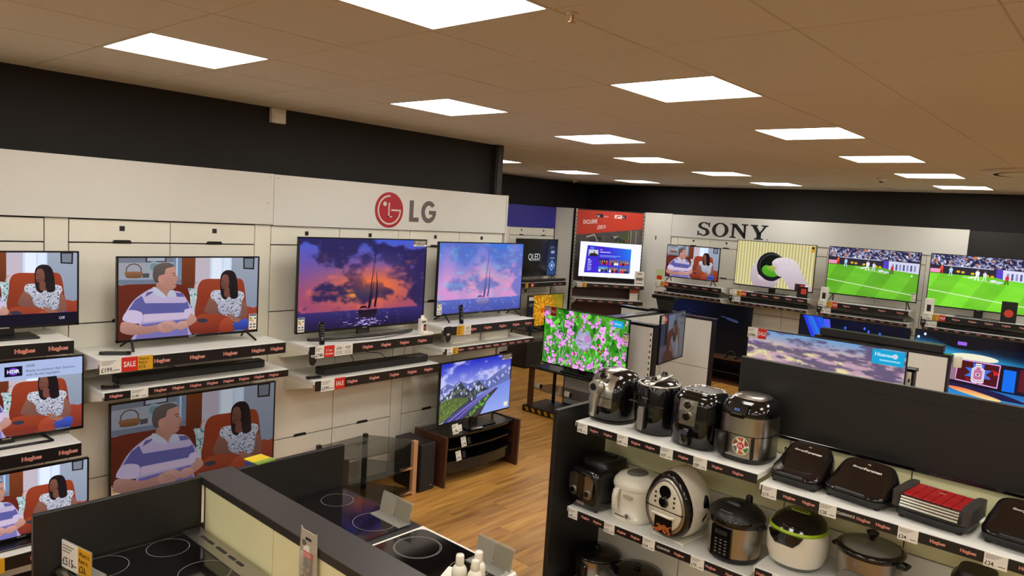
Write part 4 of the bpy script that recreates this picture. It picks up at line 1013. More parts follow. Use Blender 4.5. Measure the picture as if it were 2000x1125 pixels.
tag(MB().box(-.055, .075, -.03, .03, 0, .018, bev=.002).box(-.03, .02, -.02, .02, .018, .03, bev=.002).build('paper_leaflet', M_PAPER, None, (4.06, 4.525, 1.356)), 'folded white leaflet lying in front of the white accessory carton', 'leaflet')
for k, (x, lab) in enumerate([(4.66, 'white short speaker bar on the lower corner shelf, the one by the tickets'), (5.06, 'white short speaker bar on the lower corner shelf, the one by the post')]):
    t = thing('speaker_bar', lab, 'speaker', (x, 4.70, 1.218), 0, 'white speaker bars')
    MB().loft([[(xx, -.10 + .03 * abs(xx / .19) ** 2 + dy, z) for xx in np.linspace(-.19, .19, 9)] + [(xx, .06 + dy, z) for xx in np.linspace(.19, -.19, 9)] for z, dy in ((.001, 0), (.07, 0), (.078, .006))], 0, True).build('body', M_WPLAS, t)
    MB().box(.19, .197, -.07, .06, .002, .074).build('end_cap', M_SATINB, t)
def cable(label, pts, r=.003):
    return tag(MB().tube(catmull(pts + pts[::-1][1:-1], 4)[:(len(pts) - 1) * 4 + 1], r, 6).build('cable', M_CABLE), label, 'cable')
cable('thin black cable looping up behind the long soundbar', [(3.45, 4.68, 1.165), (3.50, 4.75, 1.17), (3.47, 4.82, 1.24), (3.44, 4.90, 1.29)])
cable('second thin black cable trailing over the lower shelf behind the long soundbar', [(3.62, 4.905, 1.26), (3.70, 4.85, 1.19), (3.82, 4.80, 1.17), (3.86, 4.76, 1.11)])
cable('thin black cable hanging behind the slim soundbar', [(2.0, 4.90, 1.30), (2.06, 4.86, 1.27), (2.12, 4.80, 1.24), (2.14, 4.74, 1.225)])
# ------------------------------------------------------------------ cooker island in the foreground
M_GLASSHOB = mat('ceramic_hob', '0A0809', 0.07, noise=0.05, coat=0.2)
M_RING = mat('hob_ring_print', '8F8B86', 0.4, noise=0.05)
M_CREAMP = mat('island_cream_panel', 'ECE7B6', 0.45, noise=0.03, nscale=5)
M_LEDGE = mat('ledge_charcoal', '34302E', 0.38, noise=0.12, nscale=40)
M_ENAMEL = mat('white_enamel', 'EDEAE2', 0.18, noise=0.01, coat=0.3)
isl = thing('display_island', 'long cooker island divider with cream panels and a charcoal top ledge', 'counter', (1.58, 0, 0))
MB().box(-.065, .065, .25, 3.14, 0, 1.088).build('core', M_BLACK, isl)
MB().box(-.085, .083, .22, 3.175, 1.09, 1.13, bev=.003).build('top_ledge', M_LEDGE, isl)
for k in range(5): MB().box(-.078, -.066, 3.10 - .585 * k - .58, 3.10 - .585 * k, .06, 1.086, bev=.001).build('panel', M_CREAMP, isl)
for k in range(5): MB().box(.066, .078, 3.10 - .585 * k - .58, 3.10 - .585 * k, .06, 1.086, bev=.001).build('panel', M_CREAMP, isl)
tag(MB().box(.83, 1.494, 3.118, 3.145, 0, 1.13, bev=.002).build('black_partition', M_BLACK), 'black partition board behind the steel-edged hob with the \u00a3515 ticket', 'partition')
tag(MB().box(1.664, 2.262, 3.108, 3.135, 0, 1.13, bev=.002).build('black_partition', M_BLACK), 'black partition board behind the plain black hob, beside the glass stand', 'partition')

def ring(b, x, y, r, w=.0025, z=.9012, m=0, n=48):
    V = []; 
    for i in range(n):
        a = 2 * PI * i / n; V += [(x + (r - w) * math.cos(a), y + (r - w) * math.sin(a), z), (x + r * math.cos(a), y + r * math.sin(a), z)]
    b.add(V, [(2 * i, 2 * i + 1, (2 * i + 3) % (2 * n), (2 * i + 2) % (2 * n)) for i in range(n)], m)
def cooker(label, x0, x1, y0, y1, body, edge, rings, front, group='cookers on the island'):
    t = thing('electric_cooker', label, 'cooker', ((x0 + x1) / 2, (y0 + y1) / 2, 0), 0, group)
    cx, cy = (x0 + x1) / 2, (y0 + y1) / 2; hx, hy = (x1 - x0) / 2, (y1 - y0) / 2
    MB().box(-hx + .004, hx - .004, -hy + .003, hy - .003, .02, .872, bev=.004).build('body', body, t)
    MB().box(-hx, hx, -hy, hy, .872, .897, bev=.008).build('top_frame', edge, t)
    hob = MB().loft([sring(0, 0, z, hx - e, hy - e, 14, 64) for z, e in ((.890, .024), (.8995, .024), (.9005, .026))], 0, False).build('hob_glass', M_GLASSHOB, t)
    for (x, y, r, dbl) in rings:
        b = MB(); ring(b, x - cx, y - cy, r)
        if dbl: ring(b, x - cx, y - cy, r - .007, .0015)
        b.build('burner_ring', M_RING, hob)
    s = front
    d = MB().box(s * hx, s * (hx + .02), -hy + .01, hy - .01, .12, .72, bev=.004).build('oven_door', M_GLOSSB, t)
    MB().tube([(s * (hx + .045), -hy + .06, .70), (s * (hx + .045), hy - .06, .70)], .009, 8).build('handle', M_CHROME, d)
    cp = MB().box(s * hx, s * (hx + .018), -hy + .01, hy - .01, .74, .868, bev=.003).build('control_panel', body, t)
    for k in range(5): MB().cyl((s * (hx + .018), -hy + .1 + k * (2 * hy - .2) / 4, .80), (s * (hx + .045), -hy + .1 + k * (2 * hy - .2) / 4, .80), .02, .016, 16).build('knob', M_SATINB, cp)
    for a in (-1, 1):
        for c in (-1, 1): MB().cyl((a * (hx - .05), c * (hy - .05), 0), (a * (hx - .05), c * (hy - .05), .02), .02, n=10).build('foot', M_SATINB, t)
    return t
c1 = cooker('black ceramic hob cooker with bright steel edge and slotted rear vent', .90, 1.488, 2.505, 3.108, M_STEELH, M_STEELH, [(1.038, 3.0, .095, 0), (1.294, 2.998, .085, 0), (1.312, 2.70, .10, 0), (1.04, 2.68, .085, 0)], -1)
v = MB().box(.205, .289, -.30, .30, .897, .905, bev=.002).build('vent_strip', M_STEELH, c1)
for y in (2.983, 2.924, 2.826, 2.734, 2.668):
    l = .034 if abs(y - 2.826) < .01 else .02
    MB().prism([(.25 + .008 * math.cos(a) , (y - 2.8065) + (l if math.sin(a) > 0 else -l) + .008 * math.sin(a)) for a in [2 * PI * i / 14 for i in range(14)]], 'z', .9045, .9062).build('vent_slot', M_GAP, v)
cooker('plain black ceramic hob cooker between partition and white cooker', 1.668, 2.272, 2.487, 3.103, M_GLOSSB, M_SATINB, [(2.132, 2.975, .082, 0), (2.118, 2.648, .105, 0), (1.83, 2.96, .10, 0), (1.83, 2.65, .08, 0)], 1)
cooker('white enamel cooker with a black ceramic hob and cleaning bottles on it', 1.668, 2.275, 1.872, 2.477, M_ENAMEL, M_ENAMEL, [(2.098, 2.313, .108, 1), (2.13, 2.02, .085, 0), (1.83, 2.30, .085, 0), (1.83, 2.02, .10, 0)], 1)
M_ACR = mat('clear_acrylic', 'B9B7AC', 0.08, noise=0.02, alpha=0.35)
def acrylic(label, x, ya, yb):
    t = thing('ticket_holder', label, 'ticket holder', (x, (ya + yb) / 2, .901)); h = abs(yb - ya) / 2
    MB().prism([(-.055, 0), (.012, 0), (.03, .10), (.027, .10), (.008, .004), (-.055, .004)], 'y', -h, h).build('holder', M_ACR, t)
    MB().prism([(.0035, .006), (.0045, .006), (.0215, .094), (.0205, .094)], 'y', -h + .002, -.004).build('insert_card', mat('insert_grey', '8D8878', .5, noise=.08, alpha=.75), t)
    MB().prism([(.0035, .006), (.0045, .006), (.0215, .094), (.0205, .094)], 'y', .002, h - .002).build('insert_card', mat('insert_pale', '9C978A', .5, noise=.08, alpha=.75), t)
acrylic('clear acrylic ticket holder on the plain black hob', 2.21, 2.515, 2.735)
acrylic('clear acrylic ticket holder on the white cooker', 2.225, 1.875, 2.085)
t = thing('ticket_holder', 'tilted ticket with a yellow half reading \u00a3515 on the steel-edged hob', 'ticket holder', (.945, 3.0, .903), math.radians(-78))
c = MB().box(-.10, .10, -.002, .002, 0, .115).box(-.1, .1, .0, .06, 0, .003); c.build('holder', M_ACR, t)
card(t, -.098, -.0035, .004, .11, .108, 'price', '\u00a3515'); card(t, .014, -.0035, .004, .084, .108, 'rent', '\u00a326.')
for k, (x, y, lab) in enumerate([(1.985, 1.935, 'white capped cleaner bottle beside the paper stack'), (2.062, 1.905, 'white capped cleaner bottle nearest the acrylic holder'), (2.00, 1.862, 'white capped cleaner bottle set in front of the other two')]):
    t = thing('cleaner_bottle', lab, 'bottle', (x, y, .901), 0, 'white cleaner bottles')
    MB().lathe([(.028, 0), (.031, .006), (.031, .075), (.029, .085), (.022, .096), (.0165, .10)], n=28).build('bottle', M_WPLAS, t)
    MB().lathe([(.0165, .10), (.0175, .102), (.0168, .138), (.0145, .143), (.004, .144)], n=24).build('cap', M_WPLAS, t)
t = thing('paper_stack', 'small stack of pale leaflets lying on the white cooker', 'paper', (2.02, 2.025, .901), math.radians(25))
for k in range(4): MB().box(-.05 + .003 * k, .05 + .002 * k, -.02, .02 + .002 * k, .004 * k, .004 * k + .0036).build('sheet', M_PAPER, t)
# blister pack on the divider
t = thing('blister_pack', 'clear blister pack with a metal gadget hanging at the island ledge', 'packet', (1.488, 2.24, 0), R90)
MB().prism(catmull([(-.052, .90), (-.052, 1.165), (-.04, 1.178), (.04, 1.178), (.052, 1.165), (.052, .90)], 2), 'y', -.004, -.001).build('backing_card', mat('pack_card', 'B8AE9C', .4, noise=.1, nscale=20), t)
MB().box(-.035, .035, -.022, -.004, .905, 1.10, bev=.006).build('clear_bubble', mat('clear_plastic', 'D8D4C8', .06, noise=.02, alpha=.25), t)
MB().box(-.018, .018, -.0055, -.0045, 1.145, 1.155).build('hang_slot', M_INK, t)
MB().cyl((-.026, -.0045, 1.13), (-.026, -.007, 1.13), .012, n=16).build('seal', M_GREY, t)
MB().box(-.03, .03, -.0052, -.0045, 1.075, 1.10, 0).box(-.03, .01, -.0056, -.0052, 1.10, 1.125, 1).build('print', [M_RED, M_PAPER], t)
MB().box(-.022, .022, -.018, -.008, 1.03, 1.05, bev=.002).tube([(.0, -.014, 1.03), (.012, -.014, .99), (.0, -.014, .94), (-.012, -.014, .91)], .006, 8).cyl((-.015, -.014, 1.0), (-.015, -.018, 1.0), .01, n=14).build('gadget', M_CHROME, t)
t = thing('booklet', 'yellow and green booklet lying over the black partition edge', 'booklet', (1.80, 3.17, 1.131), math.radians(8))
MB().box(-.05, .05, -.06, .05, 0, .006, bev=.001).build('pages', mat('booklet_yellow', 'D9BE16', .5, noise=.05), t)
MB().box(-.052, .052, -.062, -.03, -.0005, .0065).build('spine_band', mat('booklet_green', '7B9A3A', .5, noise=.05), t)

# ------------------------------------------------------------------ glass corner stand, tall speaker, walnut stand with the mountain television
t = thing('glass_stand', 'smoked glass corner stand with three tiers and a copper front leg', 'tv stand', (3.6, 4.6, 0))
def tier(z, k):
    back = [(-.36, .23), (.14, .255)]; fr = [(.39 * k + .0, -.11), (.2, -.19 * k), (.0, -.215 * k), (-.2, -.20 * k), (-.385 * k, -.16)]
    MB().prism([(a, b) for a, b in back + fr], 'z', z, z + .010).build('glass_tier', M_SMOKE, t)
for z, k in ((.455, 1.0), (.245, .94), (.035, .94)): tier(z, k)
for x, y, m in ((-.345, .215, M_GREYLEG), (.13, .24, M_GREYLEG)): MB().box(x - .018, x + .018, y - .018, y + .018, 0, .48, bev=.003).build('leg', m, t)
MB().box(.34, .385, -.15, -.11, 0, .468, bev=.003).build('leg', M_COPPER, t, label='copper front leg')
for z in (.235, .025): MB().box(.22, .36, -.145, -.115, z - .004, z + .01).build('shelf_arm', M_COPPER, t)
MB().box(-.36, -.32, -.16, -.12, 0, .455, bev=.003).build('leg', M_GREYLEG, t)
t = thing('tall_speaker', 'black box speaker on the floor beside the copper leg', 'speaker', (4.10, 4.62, 0))
MB().box(-.085, .085, -.17, .17, .008, .42, bev=.004).build('cabinet', M_SATINB, t)
MB().box(-.078, .078, -.176, -.17, .02, .41, bev=.002).build('grille', MATS['speaker_mesh'], t)
MB().box(.03, .05, -.1775, -.176, .045, .052).build('maker_badge', M_SILVER, t)
for a in (-1, 1):
    for c_ in (-1, 1): MB().cyl((a * .06, c_ * .14, 0), (a * .06, c_ * .14, .009), .014, n=10).build('foot', M_SATINB, t)
t = thing('tv_stand', 'walnut sided black stand with ticketed shelves under the mountain television', 'tv stand', (4.735, 4.60, 0))
for s in (-1, 1): MB().prism([(-.205, 0), (-.185, 0), (.20, .0), (.20, .45), (-.215, .455), (-.215, .40)], 'x', s * .465, s * .49).build('side_panel', M_WOODD, t)
for z, th in ((.425, .02), (.31, .016), (.19, .016)):
    pts = [(-.465, .19), (-.465, -.15)] + [(-.465 + .93 * k / 10, -.15 - .05 * math.sin(PI * k / 10)) for k in range(1, 10)] + [(.465, -.15), (.465, .19)]
    MB().prism(pts, 'z', z, z + th).build('shelf_board', M_GLOSSB, t)
MB().box(-.465, .465, .17, .19, .12, .43).build('back_panel', M_BLACK, t)
MB().prism([(-.465, .19), (-.465, -.14)] + [(-.465 + .93 * k / 10, -.14 - .05 * math.sin(PI * k / 10)) for k in range(1, 10)] + [(.465, -.14), (.465, .19)], 'z', .10, .19).build('plinth_drawer', M_GLOSSB, t)
for (x, y, z, txt) in ((-.30, -.15, .446, '\u00a3398.'), (-.22, -.19, .327, '\u00a3299.'), (-.27, -.185, .207, '\u00a399.')):
    tt = thing('shelf_ticket', {'\u00a3398.': 'wide white ticket on the top of the walnut sided stand', '\u00a3299.': 'white ticket on the middle shelf of the walnut sided stand', '\u00a399.': 'small white ticket on the lowest shelf of the walnut sided stand'}[txt], 'ticket', (4.735 + x, 4.60 + y, z), math.radians(8))
    card(tt, -.055, 0, 0, .07 if txt != '\u00a3398.' else .085, .085 if z > .2 else .06, 'price', txt, -.25); card(tt, .032, 0, .008, .045, .06 if z > .2 else .045, 'info' if txt == '\u00a3398.' else 'dark', '', -.25)
tv('television with a snowy mountain and road picture on the walnut sided stand', .975, .56, (4.765, 4.56, .4455), math.radians(2), 'mountain', 'block', .07, 1.0, 'l', '2019 NEW')
remote('black remote lying on the walnut sided stand beside its ticket', (4.66, 4.435, .4455), math.radians(84), l=.14)
cable('pale cable looping from the wall panel behind the mountain television', [(4.26, 4.90, .62), (4.22, 4.86, .52), (4.26, 4.80, .47), (4.34, 4.74, .50)])
bpy.data.objects['cable.003'].data.materials[0] = M_WPLAS
# ------------------------------------------------------------------ small appliance gondola (faces -x)
tag(MB().box(3.31, 3.86, 2.50, 2.532, 0, 1.287, bev=.003).build('gondola_end_panel', M_BLACK), 'black end panel of the fryer shelving', 'panel')
gon = thing('shelving_unit', 'cream backed spine of the fryer and grill shelving with a black header board', 'shelving', (0, 0, 0))
for k in range(6):
    ya = 2.498 - .582 * k
    for z0, z1 in ((.10, .46), (.466, .90), (.906, 1.335)): MB().box(3.83, 3.845, ya - .576, ya, z0, z1, bev=.001).build('back_panel', M_CREAMP if z1 > 1 else M_CREAM, gon)
MB().box(3.846, 3.90, -1.0, 2.498, 0, 1.34).build('spine', M_GAP, gon)
hd = MB().box(3.80, 3.828, -1.0, 1.64, 1.325, 1.712, bev=.003).build('header_board', M_BLACK, gon)
MB().box(3.7985, 3.8005, -.9, 1.50, 1.652, 1.655).build('seam', M_GAP, hd); MB().box(3.79, 3.80, -1.0, 1.40, 1.317, 1.335, bev=.002).build('lower_lip', M_GLOSSB, hd)
for y in (1.06, .72): MB().cyl((3.8002, y, 1.50), (3.798, y, 1.50), .008, n=12).build('bolt', M_INK, hd)
tag(MB().box(3.36, 3.82, -1.0, 2.498, 0, .10, bev=.002).build('gondola_plinth', M_BLACK), 'black base plinth under the fryer shelving', 'plinth')
def gshelf(label, yl, yr, z, depth=.42, **k):
    return shelf(label, yl - yr, (3.82, (yl + yr) / 2, z), R90, depth=depth, strip=.05, lh=.0125, group=None, brackets=False, **k)
P_ = 'price'
gshelf('gondola shelf with four air fryers and tickets from \u00a398 to \u00a389', 2.435, 1.325, 1.225, cards=[(.025, .07, P_, '\u00a398.'), (.30, .07, P_, '\u00a349.'), (.575, .075, P_, '\u00a369.'), (.77, .075, P_, '\u00a389.')], logos=(.14, .235, .42, .51, .71, .90, 1.01))
gshelf('gondola shelf with deep fryers, white egg fryer and pressure cooker', 2.45, 1.325, .70, cards=[(.02, .065, P_, '\u00a342.'), (.275, .07, P_, '\u00a332.'), (.53, .075, P_, '\u00a354.'), (.82, .075, P_, '\u00a379.')], logos=(.14, .225, .39, .48, .75, .93, 1.04), wordmark=.655)
gshelf('gondola shelf with black and red contact grills and two \u00a334 tickets', 1.315, .10, 1.183, cards=[(.02, .07, P_, '\u00a319.'), (.29, .075, P_, '\u00a328.'), (.62, .078, P_, '\u00a334.'), (.935, .08, P_, '\u00a334.')], logos=(.15, .24, .48, .56, .77, .88, 1.08), wordmark=.405)
gshelf('gondola shelf with the green rimmed multicooker and the rice cooker', 1.305, .10, .765, cards=[(.10, .07, P_, '\u00a369.'), (.5, .07, P_, '\u00a344.')], logos=(.05, .27, .4, .7, .85, 1.0))
gshelf('lowest gondola shelf with two slow cookers by the black end panel', 2.45, 1.325, .22, depth=.44, cards=[(.03, .08, P_, '\u00a339.'), (.5, .08, P_, '\u00a329.')], logos=(.25, .35, .7, .9))
gshelf('lowest gondola shelf under the rice cooker', 1.305, .10, .26, depth=.44, cards=[(.3, .08, P_, '\u00a349.')], logos=(.15, .6, .8, 1.0))

def appl(name, label, cat, y, z, x=3.62, rot=0.0, group=None):
    return thing(name, label, cat, (x, y, z), R90 + rot, group)
def ring_y(cx, y, cz, rx, rz, n=28, p=2.0):
    return [(x, y, z) for x, z, _ in sring(cx, cz, 0, rx, rz, p, n)]
def dial(parent, x, y, z, r, d=.015, m=None, name='dial', tilt=0.0, body=None):
    b = MB().cyl((0, 0, 0), (0, -d * .5, 0), r * 1.25, n=24, m=1).cyl((0, -d * .5, 0), (0, -d, 0), r, r * .9, 24, 0).box(-r * .12, r * .12, -d - .003, -d + .001, -r * .7, r * .7, 0)
    o = b.build(name, [m or M_GLOSSB, body or M_SILVER], parent, (x, y, z)); o.rotation_euler[0] = tilt
    return o
def zprof(prof, p=2.6, n=36, cy=0.0):
    """loft rings from (z, rx, ry, y shift)"""
    return [sring(0, cy + s, z, rx, ry, p, n) for z, rx, ry, s in prof]

# air fryer 1: black sides with a brushed steel band over front and top
t = appl('air_fryer', 'air fryer with brushed steel front, round dial and long silver handle', 'air fryer', 2.325, 1.225, 3.625, math.radians(-4))
pr = [(0, .118, .125, 0), (.012, .128, .138, 0), (.10, .136, .148, 0), (.19, .137, .146, .002), (.25, .128, .128, .010), (.285, .108, .10, .018), (.302, .075, .066, .022), (.306, .02, .02, .024)]
MB().loft(zprof(pr, 2.5), 0).build('body', M_GLOSSB, t)
b = MB(); out = []
for z, rx, ry, s in pr[1:7]: out.append((s - ry - .003, z))
top = [(.022 - .03, .309), (.022 + .03, .308)]
prof = out[1:] + top
rings = []
for x in np.linspace(-.082, .082, 9):
    k = 1 - .22 * (abs(x) / .082) ** 2.5
    rings.append([(x, y * (1 if y > 0 else (1 - .11 * (x / .082) ** 2)), z - (.012 * (x / .082) ** 2 if z > .26 else 0)) for y, z in prof])
b.loft(rings, 0, True, False, False, close=False); b.build('steel_band', mat('steel_band', 'B7B2A8', .24, 1.0, noise=.12, nscale=14, stretch=(40, 1, 1)), t)
MB().box(-.081, .081, -.153, -.146, .154, .157).build('basket_seam', M_INK, t)
h = MB().loft([[(x + dx, y, z) for dx, y in ((-w, -.15), (w, -.15), (w * .7, -.15 - d), (-w * .7, -.15 - d))] for z, w, d, x in ((.035, .016, .018, -.028), (.05, .019, .030, -.028), (.13, .020, .038, -.024), (.175, .026, .036, -.018), (.20, .034, .030, -.015))], 0, True).build('handle', M_SILVER, t)
MB().cyl((-.015, -.145, .212), (-.015, -.182, .216), .040, .037, 28).build('dial_housing', M_SILVER, t)
dial(t, -.015, -.183, .216, .022, .012); dial(t, .012, -.128, .272, .021, .02, M_GLOSSB, 'timer_knob', math.radians(-40), M_CHROME)
MB().loft(zprof([(-.0, .119, .126, 0), (.018, .133, .143, 0)], 2.5), 0).build('base_ring', M_SATINB, t)
# air fryer 2: black drum, slanting silver control strip on top
t = appl('air_fryer', 'plain black drum air fryer with a slanting silver strip of two knobs on top', 'air fryer', 2.03, 1.225, 3.625, math.radians(-5))
MB().loft(zprof([(0, .108, .115, 0), (.01, .117, .124, 0), (.13, .122, .130, 0), (.26, .119, .127, 0), (.275, .112, .12, 0)], 2.3), 0).build('body', M_GLOSSB, t)
MB().loft([sring(0, 0, .272, .116, .124, 2.3, 36), sring(0, 0, .278, .118, .126, 2.3, 36), sring(0, 0, .282, .112, .12, 2.3, 36)], 0).build('rim', M_STEEL, t)
MB().loft([sring(0, 0, .276, .108, .115, 2.3, 36), sring(0, 0.01, .296, .09, .095, 2.3, 36), sring(0, .01, .302, .05, .05, 2.3, 36)], 0).build('lid', M_GLOSSB, t)
st = MB().loft([[(x + .0, y, z) for x, y, z in ((-w, yy, zz), (w, yy, zz), (w * .9, yy, zz + .008), (-w * .9, yy, zz + .008))] for yy, zz, w in ((-.118, .276, .022), (-.108, .283, .034), (.0, .303, .038), (.075, .312, .034), (.10, .310, .02))], 0, True)
st = st.build('control_strip', M_SILVER, t)
for y, z in ((-.055, .300), (.045, .317)):
    MB().cyl((0, y, z), (0, y, z + .006), .024, n=24, m=1).cyl((0, y, z + .006), (0, y, z + .02), .017, .014, 20, 0).build('knob', [M_GLOSSB, M_CHROME], st)
MB().loft([[(x, -.124 - d, z) for x, d in ((-.019, 0), (.019, 0), (.015, dd), (-.015, dd))] for z, dd in ((.035, .02), (.045, .034), (.15, .036), (.163, .022))], 0, True).build('handle', M_SATINB, t)
MB().prism(catmull([(-.016, .04), (-.018, .15), (0, .163), (.018, .15), (.016, .04), (0, .034)], 3), 'y', -.1625, -.159).build('handle_plate', M_SILVER, t)
MB().box(-.115, .115, -.128, -.10, .170, .172).build('basket_seam', M_INK, t)
MB().box(-.02, .02, -.131, -.129, .205, .209).build('badge', M_SILVER, t)
# air fryer 3: black rounded box with steel dial plate
t = appl('air_fryer', 'boxy gloss black air fryer with a steel plate carrying two dials', 'air fryer', 1.752, 1.225, 3.615, math.radians(-4))
MB().loft(zprof([(0, .118, .125, 0), (.012, .128, .136, 0), (.12, .135, .145, 0), (.235, .134, .143, .002), (.262, .128, .136, .004), (.278, .112, .12, .006)], 3.6), 0).build('body', M_GLOSSB, t)
tp = MB().loft([sring(0, .006, .276, .112, .118, 3.6, 36), sring(0, .006, .292, .106, .11, 3.6, 36), sring(0, .006, .297, .095, .10, 3.6, 36)], 0).build('top_rim', M_GLOSSB, t)
b = MB(); R0 = sring(0, .006, .2975, .098, .102, 3.6, 36); R1 = sring(0, .006, .2975, .091, .095, 3.6, 36); b.loft([R0, sring(0, .006, .301, .096, .10, 3.6, 36), sring(0, .006, .301, .092, .096, 3.6, 36), R1], 0, True, False, False); b.build('chrome_edge', M_CHROME, tp)
for k in range(4):
    MB().cyl((-.045 + .03 * k, -.045, .297), (-.045 + .03 * k, -.045, .300), .009, n=14).build('button', M_GREY, tp)
pl = MB().loft([[(x, y, z) for x, y in ((-w, yy + .01), (w, yy + .01), (w, yy), (-w, yy))] for z, w, yy in ((.125, .048, -.1465), (.20, .052, -.1475), (.262, .052, -.139))], 0, False).build('dial_plate', M_STEELH, t)
dial(pl, 0, -.146, .234, .021, .016, M_GLOSSB, 'dial', math.radians(-6), M_CHROME); dial(pl, 0, -.1475, .172, .021, .016, M_GLOSSB, 'dial', 0, M_CHROME)
MB().loft([[(x, y, z) for x, y in ((-.026, -.14), (.026, -.14), (.02, -.14 - d), (-.02, -.14 - d))] for z, d in ((.02, .02), (.04, .035), (.095, .035), (.112, .02))], 0, True).build('handle', M_GLOSSB, t)
MB().box(-.022, .022, -.1765, -.175, .08, .10).build('handle_badge', mat('blue_grey_badge', '3B4358', .4, noise=.05), t)
# air fryer 4: steel drum, black hood, XL sticker
t = appl('air_fryer', 'steel and black air fryer with a digital hood and round XL sticker', 'air fryer', 1.478, 1.225, 3.615, math.radians(-4))
MB().loft(zprof([(0, .12, .127, 0), (.014, .13, .137, 0), (.03, .132, .140, 0)], 2.8), 0).build('base', M_SATINB, t)
MB().loft(zprof([(.03, .131, .139, 0), (.14, .133, .142, 0), (.144, .133, .142, 0), (.242, .131, .139, 0)], 2.8), 0).build('steel_drum', M_STEEL, t)
MB().loft(zprof([(.142, .1345, .1435, 0), (.146, .1345, .1435, 0)], 2.8), 0).build('seam_band', M_GLOSSB, t)
MB().loft(zprof([(.238, .133, .141, 0), (.25, .135, .143, 0), (.285, .128, .136, .004), (.312, .105, .11, .010), (.32, .09, .095, .012)], 2.8), 0).build('hood', M_GLOSSB, t)
MB().loft(zprof([(.319, .09, .095, .012), (.327, .08, .085, .014), (.330, .05, .05, .016)], 2.5), 0).build('lid_plate', M_STEEL, t)
dp = MB().loft([[(x, y, z) for x, y in ((-w, yy + .02), (w, yy + .02), (w, yy), (-w, yy))] for z, w, yy in ((.232, .035, -.149), (.255, .05, -.156), (.30, .052, -.138))], 0, False).build('display', M_GLOSSB, t)
MB().box(-.030, .030, -.1585, -.1575, .252, .254).build('display_edge', M_CHROME, dp)
MB().text('800', .0, -.1535, .268, .014, 0, .01, 'c').build('digits', mat('digit_blue', '5A78C8', .4, emit=.5), dp)
hn = MB().box(-.118, -.058, -.150, -.125, .03, .145, bev=.006).build('basket_side', M_GLOSSB, t)
MB().loft([[(x - .07, -.145 - d, z) for x, d in ((-.02, 0), (.02, 0), (.015, dd), (-.015, dd))] for z, dd in ((.03, .02), (.045, .035), (.125, .036), (.14, .02))], 0, True).build('handle', M_SATINB, t)
MB().box(.085, .092, -.146, -.11, .034, .142).build('side_gap', M_INK, t)
rr = random.Random(21); sb = MB()
sb.prism([(.046 * math.cos(a), .046 * math.sin(a)) for a in [2 * PI * i / 32 for i in range(32)]], 'y', -.0012, 0, 0)
for k in range(6):
    a0 = k * PI / 3 + .2; sb.prism([(.02 * math.cos(a0), .02 * math.sin(a0))] + [(.043 * math.cos(a0 + .15 * i), .043 * math.sin(a0 + .15 * i)) for i in range(7)], 'y', -.0016, -.0012, (3, 4, 3, 6, 4, 5)[k])
sb.prism([(.021 * math.cos(a), .021 * math.sin(a)) for a in [2 * PI * i / 28 for i in range(28)]], 'y', -.0019, -.0016, 0); sb.prism([(.019 * math.cos(a), .019 * math.sin(a)) for a in [2 * PI * i / 28 for i in range(28)]], 'y', -.0022, -.0019, 1)
sb.text('XL', 0, -.0025, -.009, .017, 0, .02, 'c')
sb.build('round_sticker', [M_PAPER, M_RED, M_INK, mat('food_brown', '8A4A26', .5, noise=.3, nscale=60), mat('food_orange', 'B9642E', .5, noise=.3, nscale=60), mat('food_green', '4E7B2C', .5, noise=.2, nscale=60), M_GREY], t, (.032, -.1435, .092), label='round food sticker reading XL')
cable('black mains cable coiled behind the steel and black air fryer', [(3.70, 1.34, 1.232), (3.72, 1.32, 1.26), (3.74, 1.33, 1.29), (3.76, 1.30, 1.25), (3.74, 1.28, 1.232)])

# deep fryers and cookers on the middle shelf
t = appl('deep_fryer', 'boxy black deep fryer with two steel control plates', 'deep fryer', 2.365, .70, 3.60, math.radians(-4))
MB().loft([sring(0, 0, z, rx, ry, 6, 40) for z, rx, ry in ((.012, .112, .165), (.02, .118, .172), (.20, .119, .172), (.232, .11, .16), (.24, .10, .15))], 0).build('body', M_GLOSSB, t)
MB().loft([sring(0, .04, z, rx, ry, 5, 36) for z, rx, ry in ((.238, .105, .12), (.268, .10, .115), (.276, .08, .09))], 0).build('lid', M_SATINB, t)
MB().box(-.05, .05, .06, .10, .274, .290, bev=.004).build('filter_cover', M_SATINB, t)
for x in (-.058, .05):
    p_ = MB().prism(catmull([(x - .03, .20), (x + .03, .20), (x + .032, .12), (x + .022, .075), (x - .02, .08), (x - .032, .12)], 3), 'y', -.178, -.170).build('control_plate', M_STEELH, t)
    dial(p_, x + .0, -.178, .105, .017, .014)
MB().prism(catmull([(-.022, .205), (.018, .205), (.018, .10), (.012, .072), (-.016, .072), (-.022, .10)], 3), 'y', -.184, -.17).build('centre_handle', M_GLOSSB, t)
MB().box(-.028, .028, -.1745, -.172, .03, .045).build('name_plate', M_SILVER, t)
for a in (-1, 1):
    for c_ in (-1, 1): MB().cyl((a * .095, c_ * .14, 0), (a * .095, c_ * .14, .014), .012, n=10).build('foot', M_SATINB, t)
t = appl('deep_fryer', 'round white deep fryer with an oval lid window and front handle', 'deep fryer', 2.10, .70, 3.60, math.radians(-5))
MB().loft(zprof([(0, .118, .135, 0), (.012, .127, .145, 0), (.03, .128, .146, 0), (.034, .121, .138, 0), (.12, .119, .136, 0), (.19, .124, .14, 0)], 2.3), 0).build('body', M_WPLAS, t)
MB().loft(zprof([(.19, .128, .145, 0), (.202, .131, .148, 0), (.225, .125, .142, 0), (.25, .105, .12, .004), (.262, .07, .085, .006), (.264, .02, .03, .006)], 2.3), 0).build('lid', M_WPLAS, t)
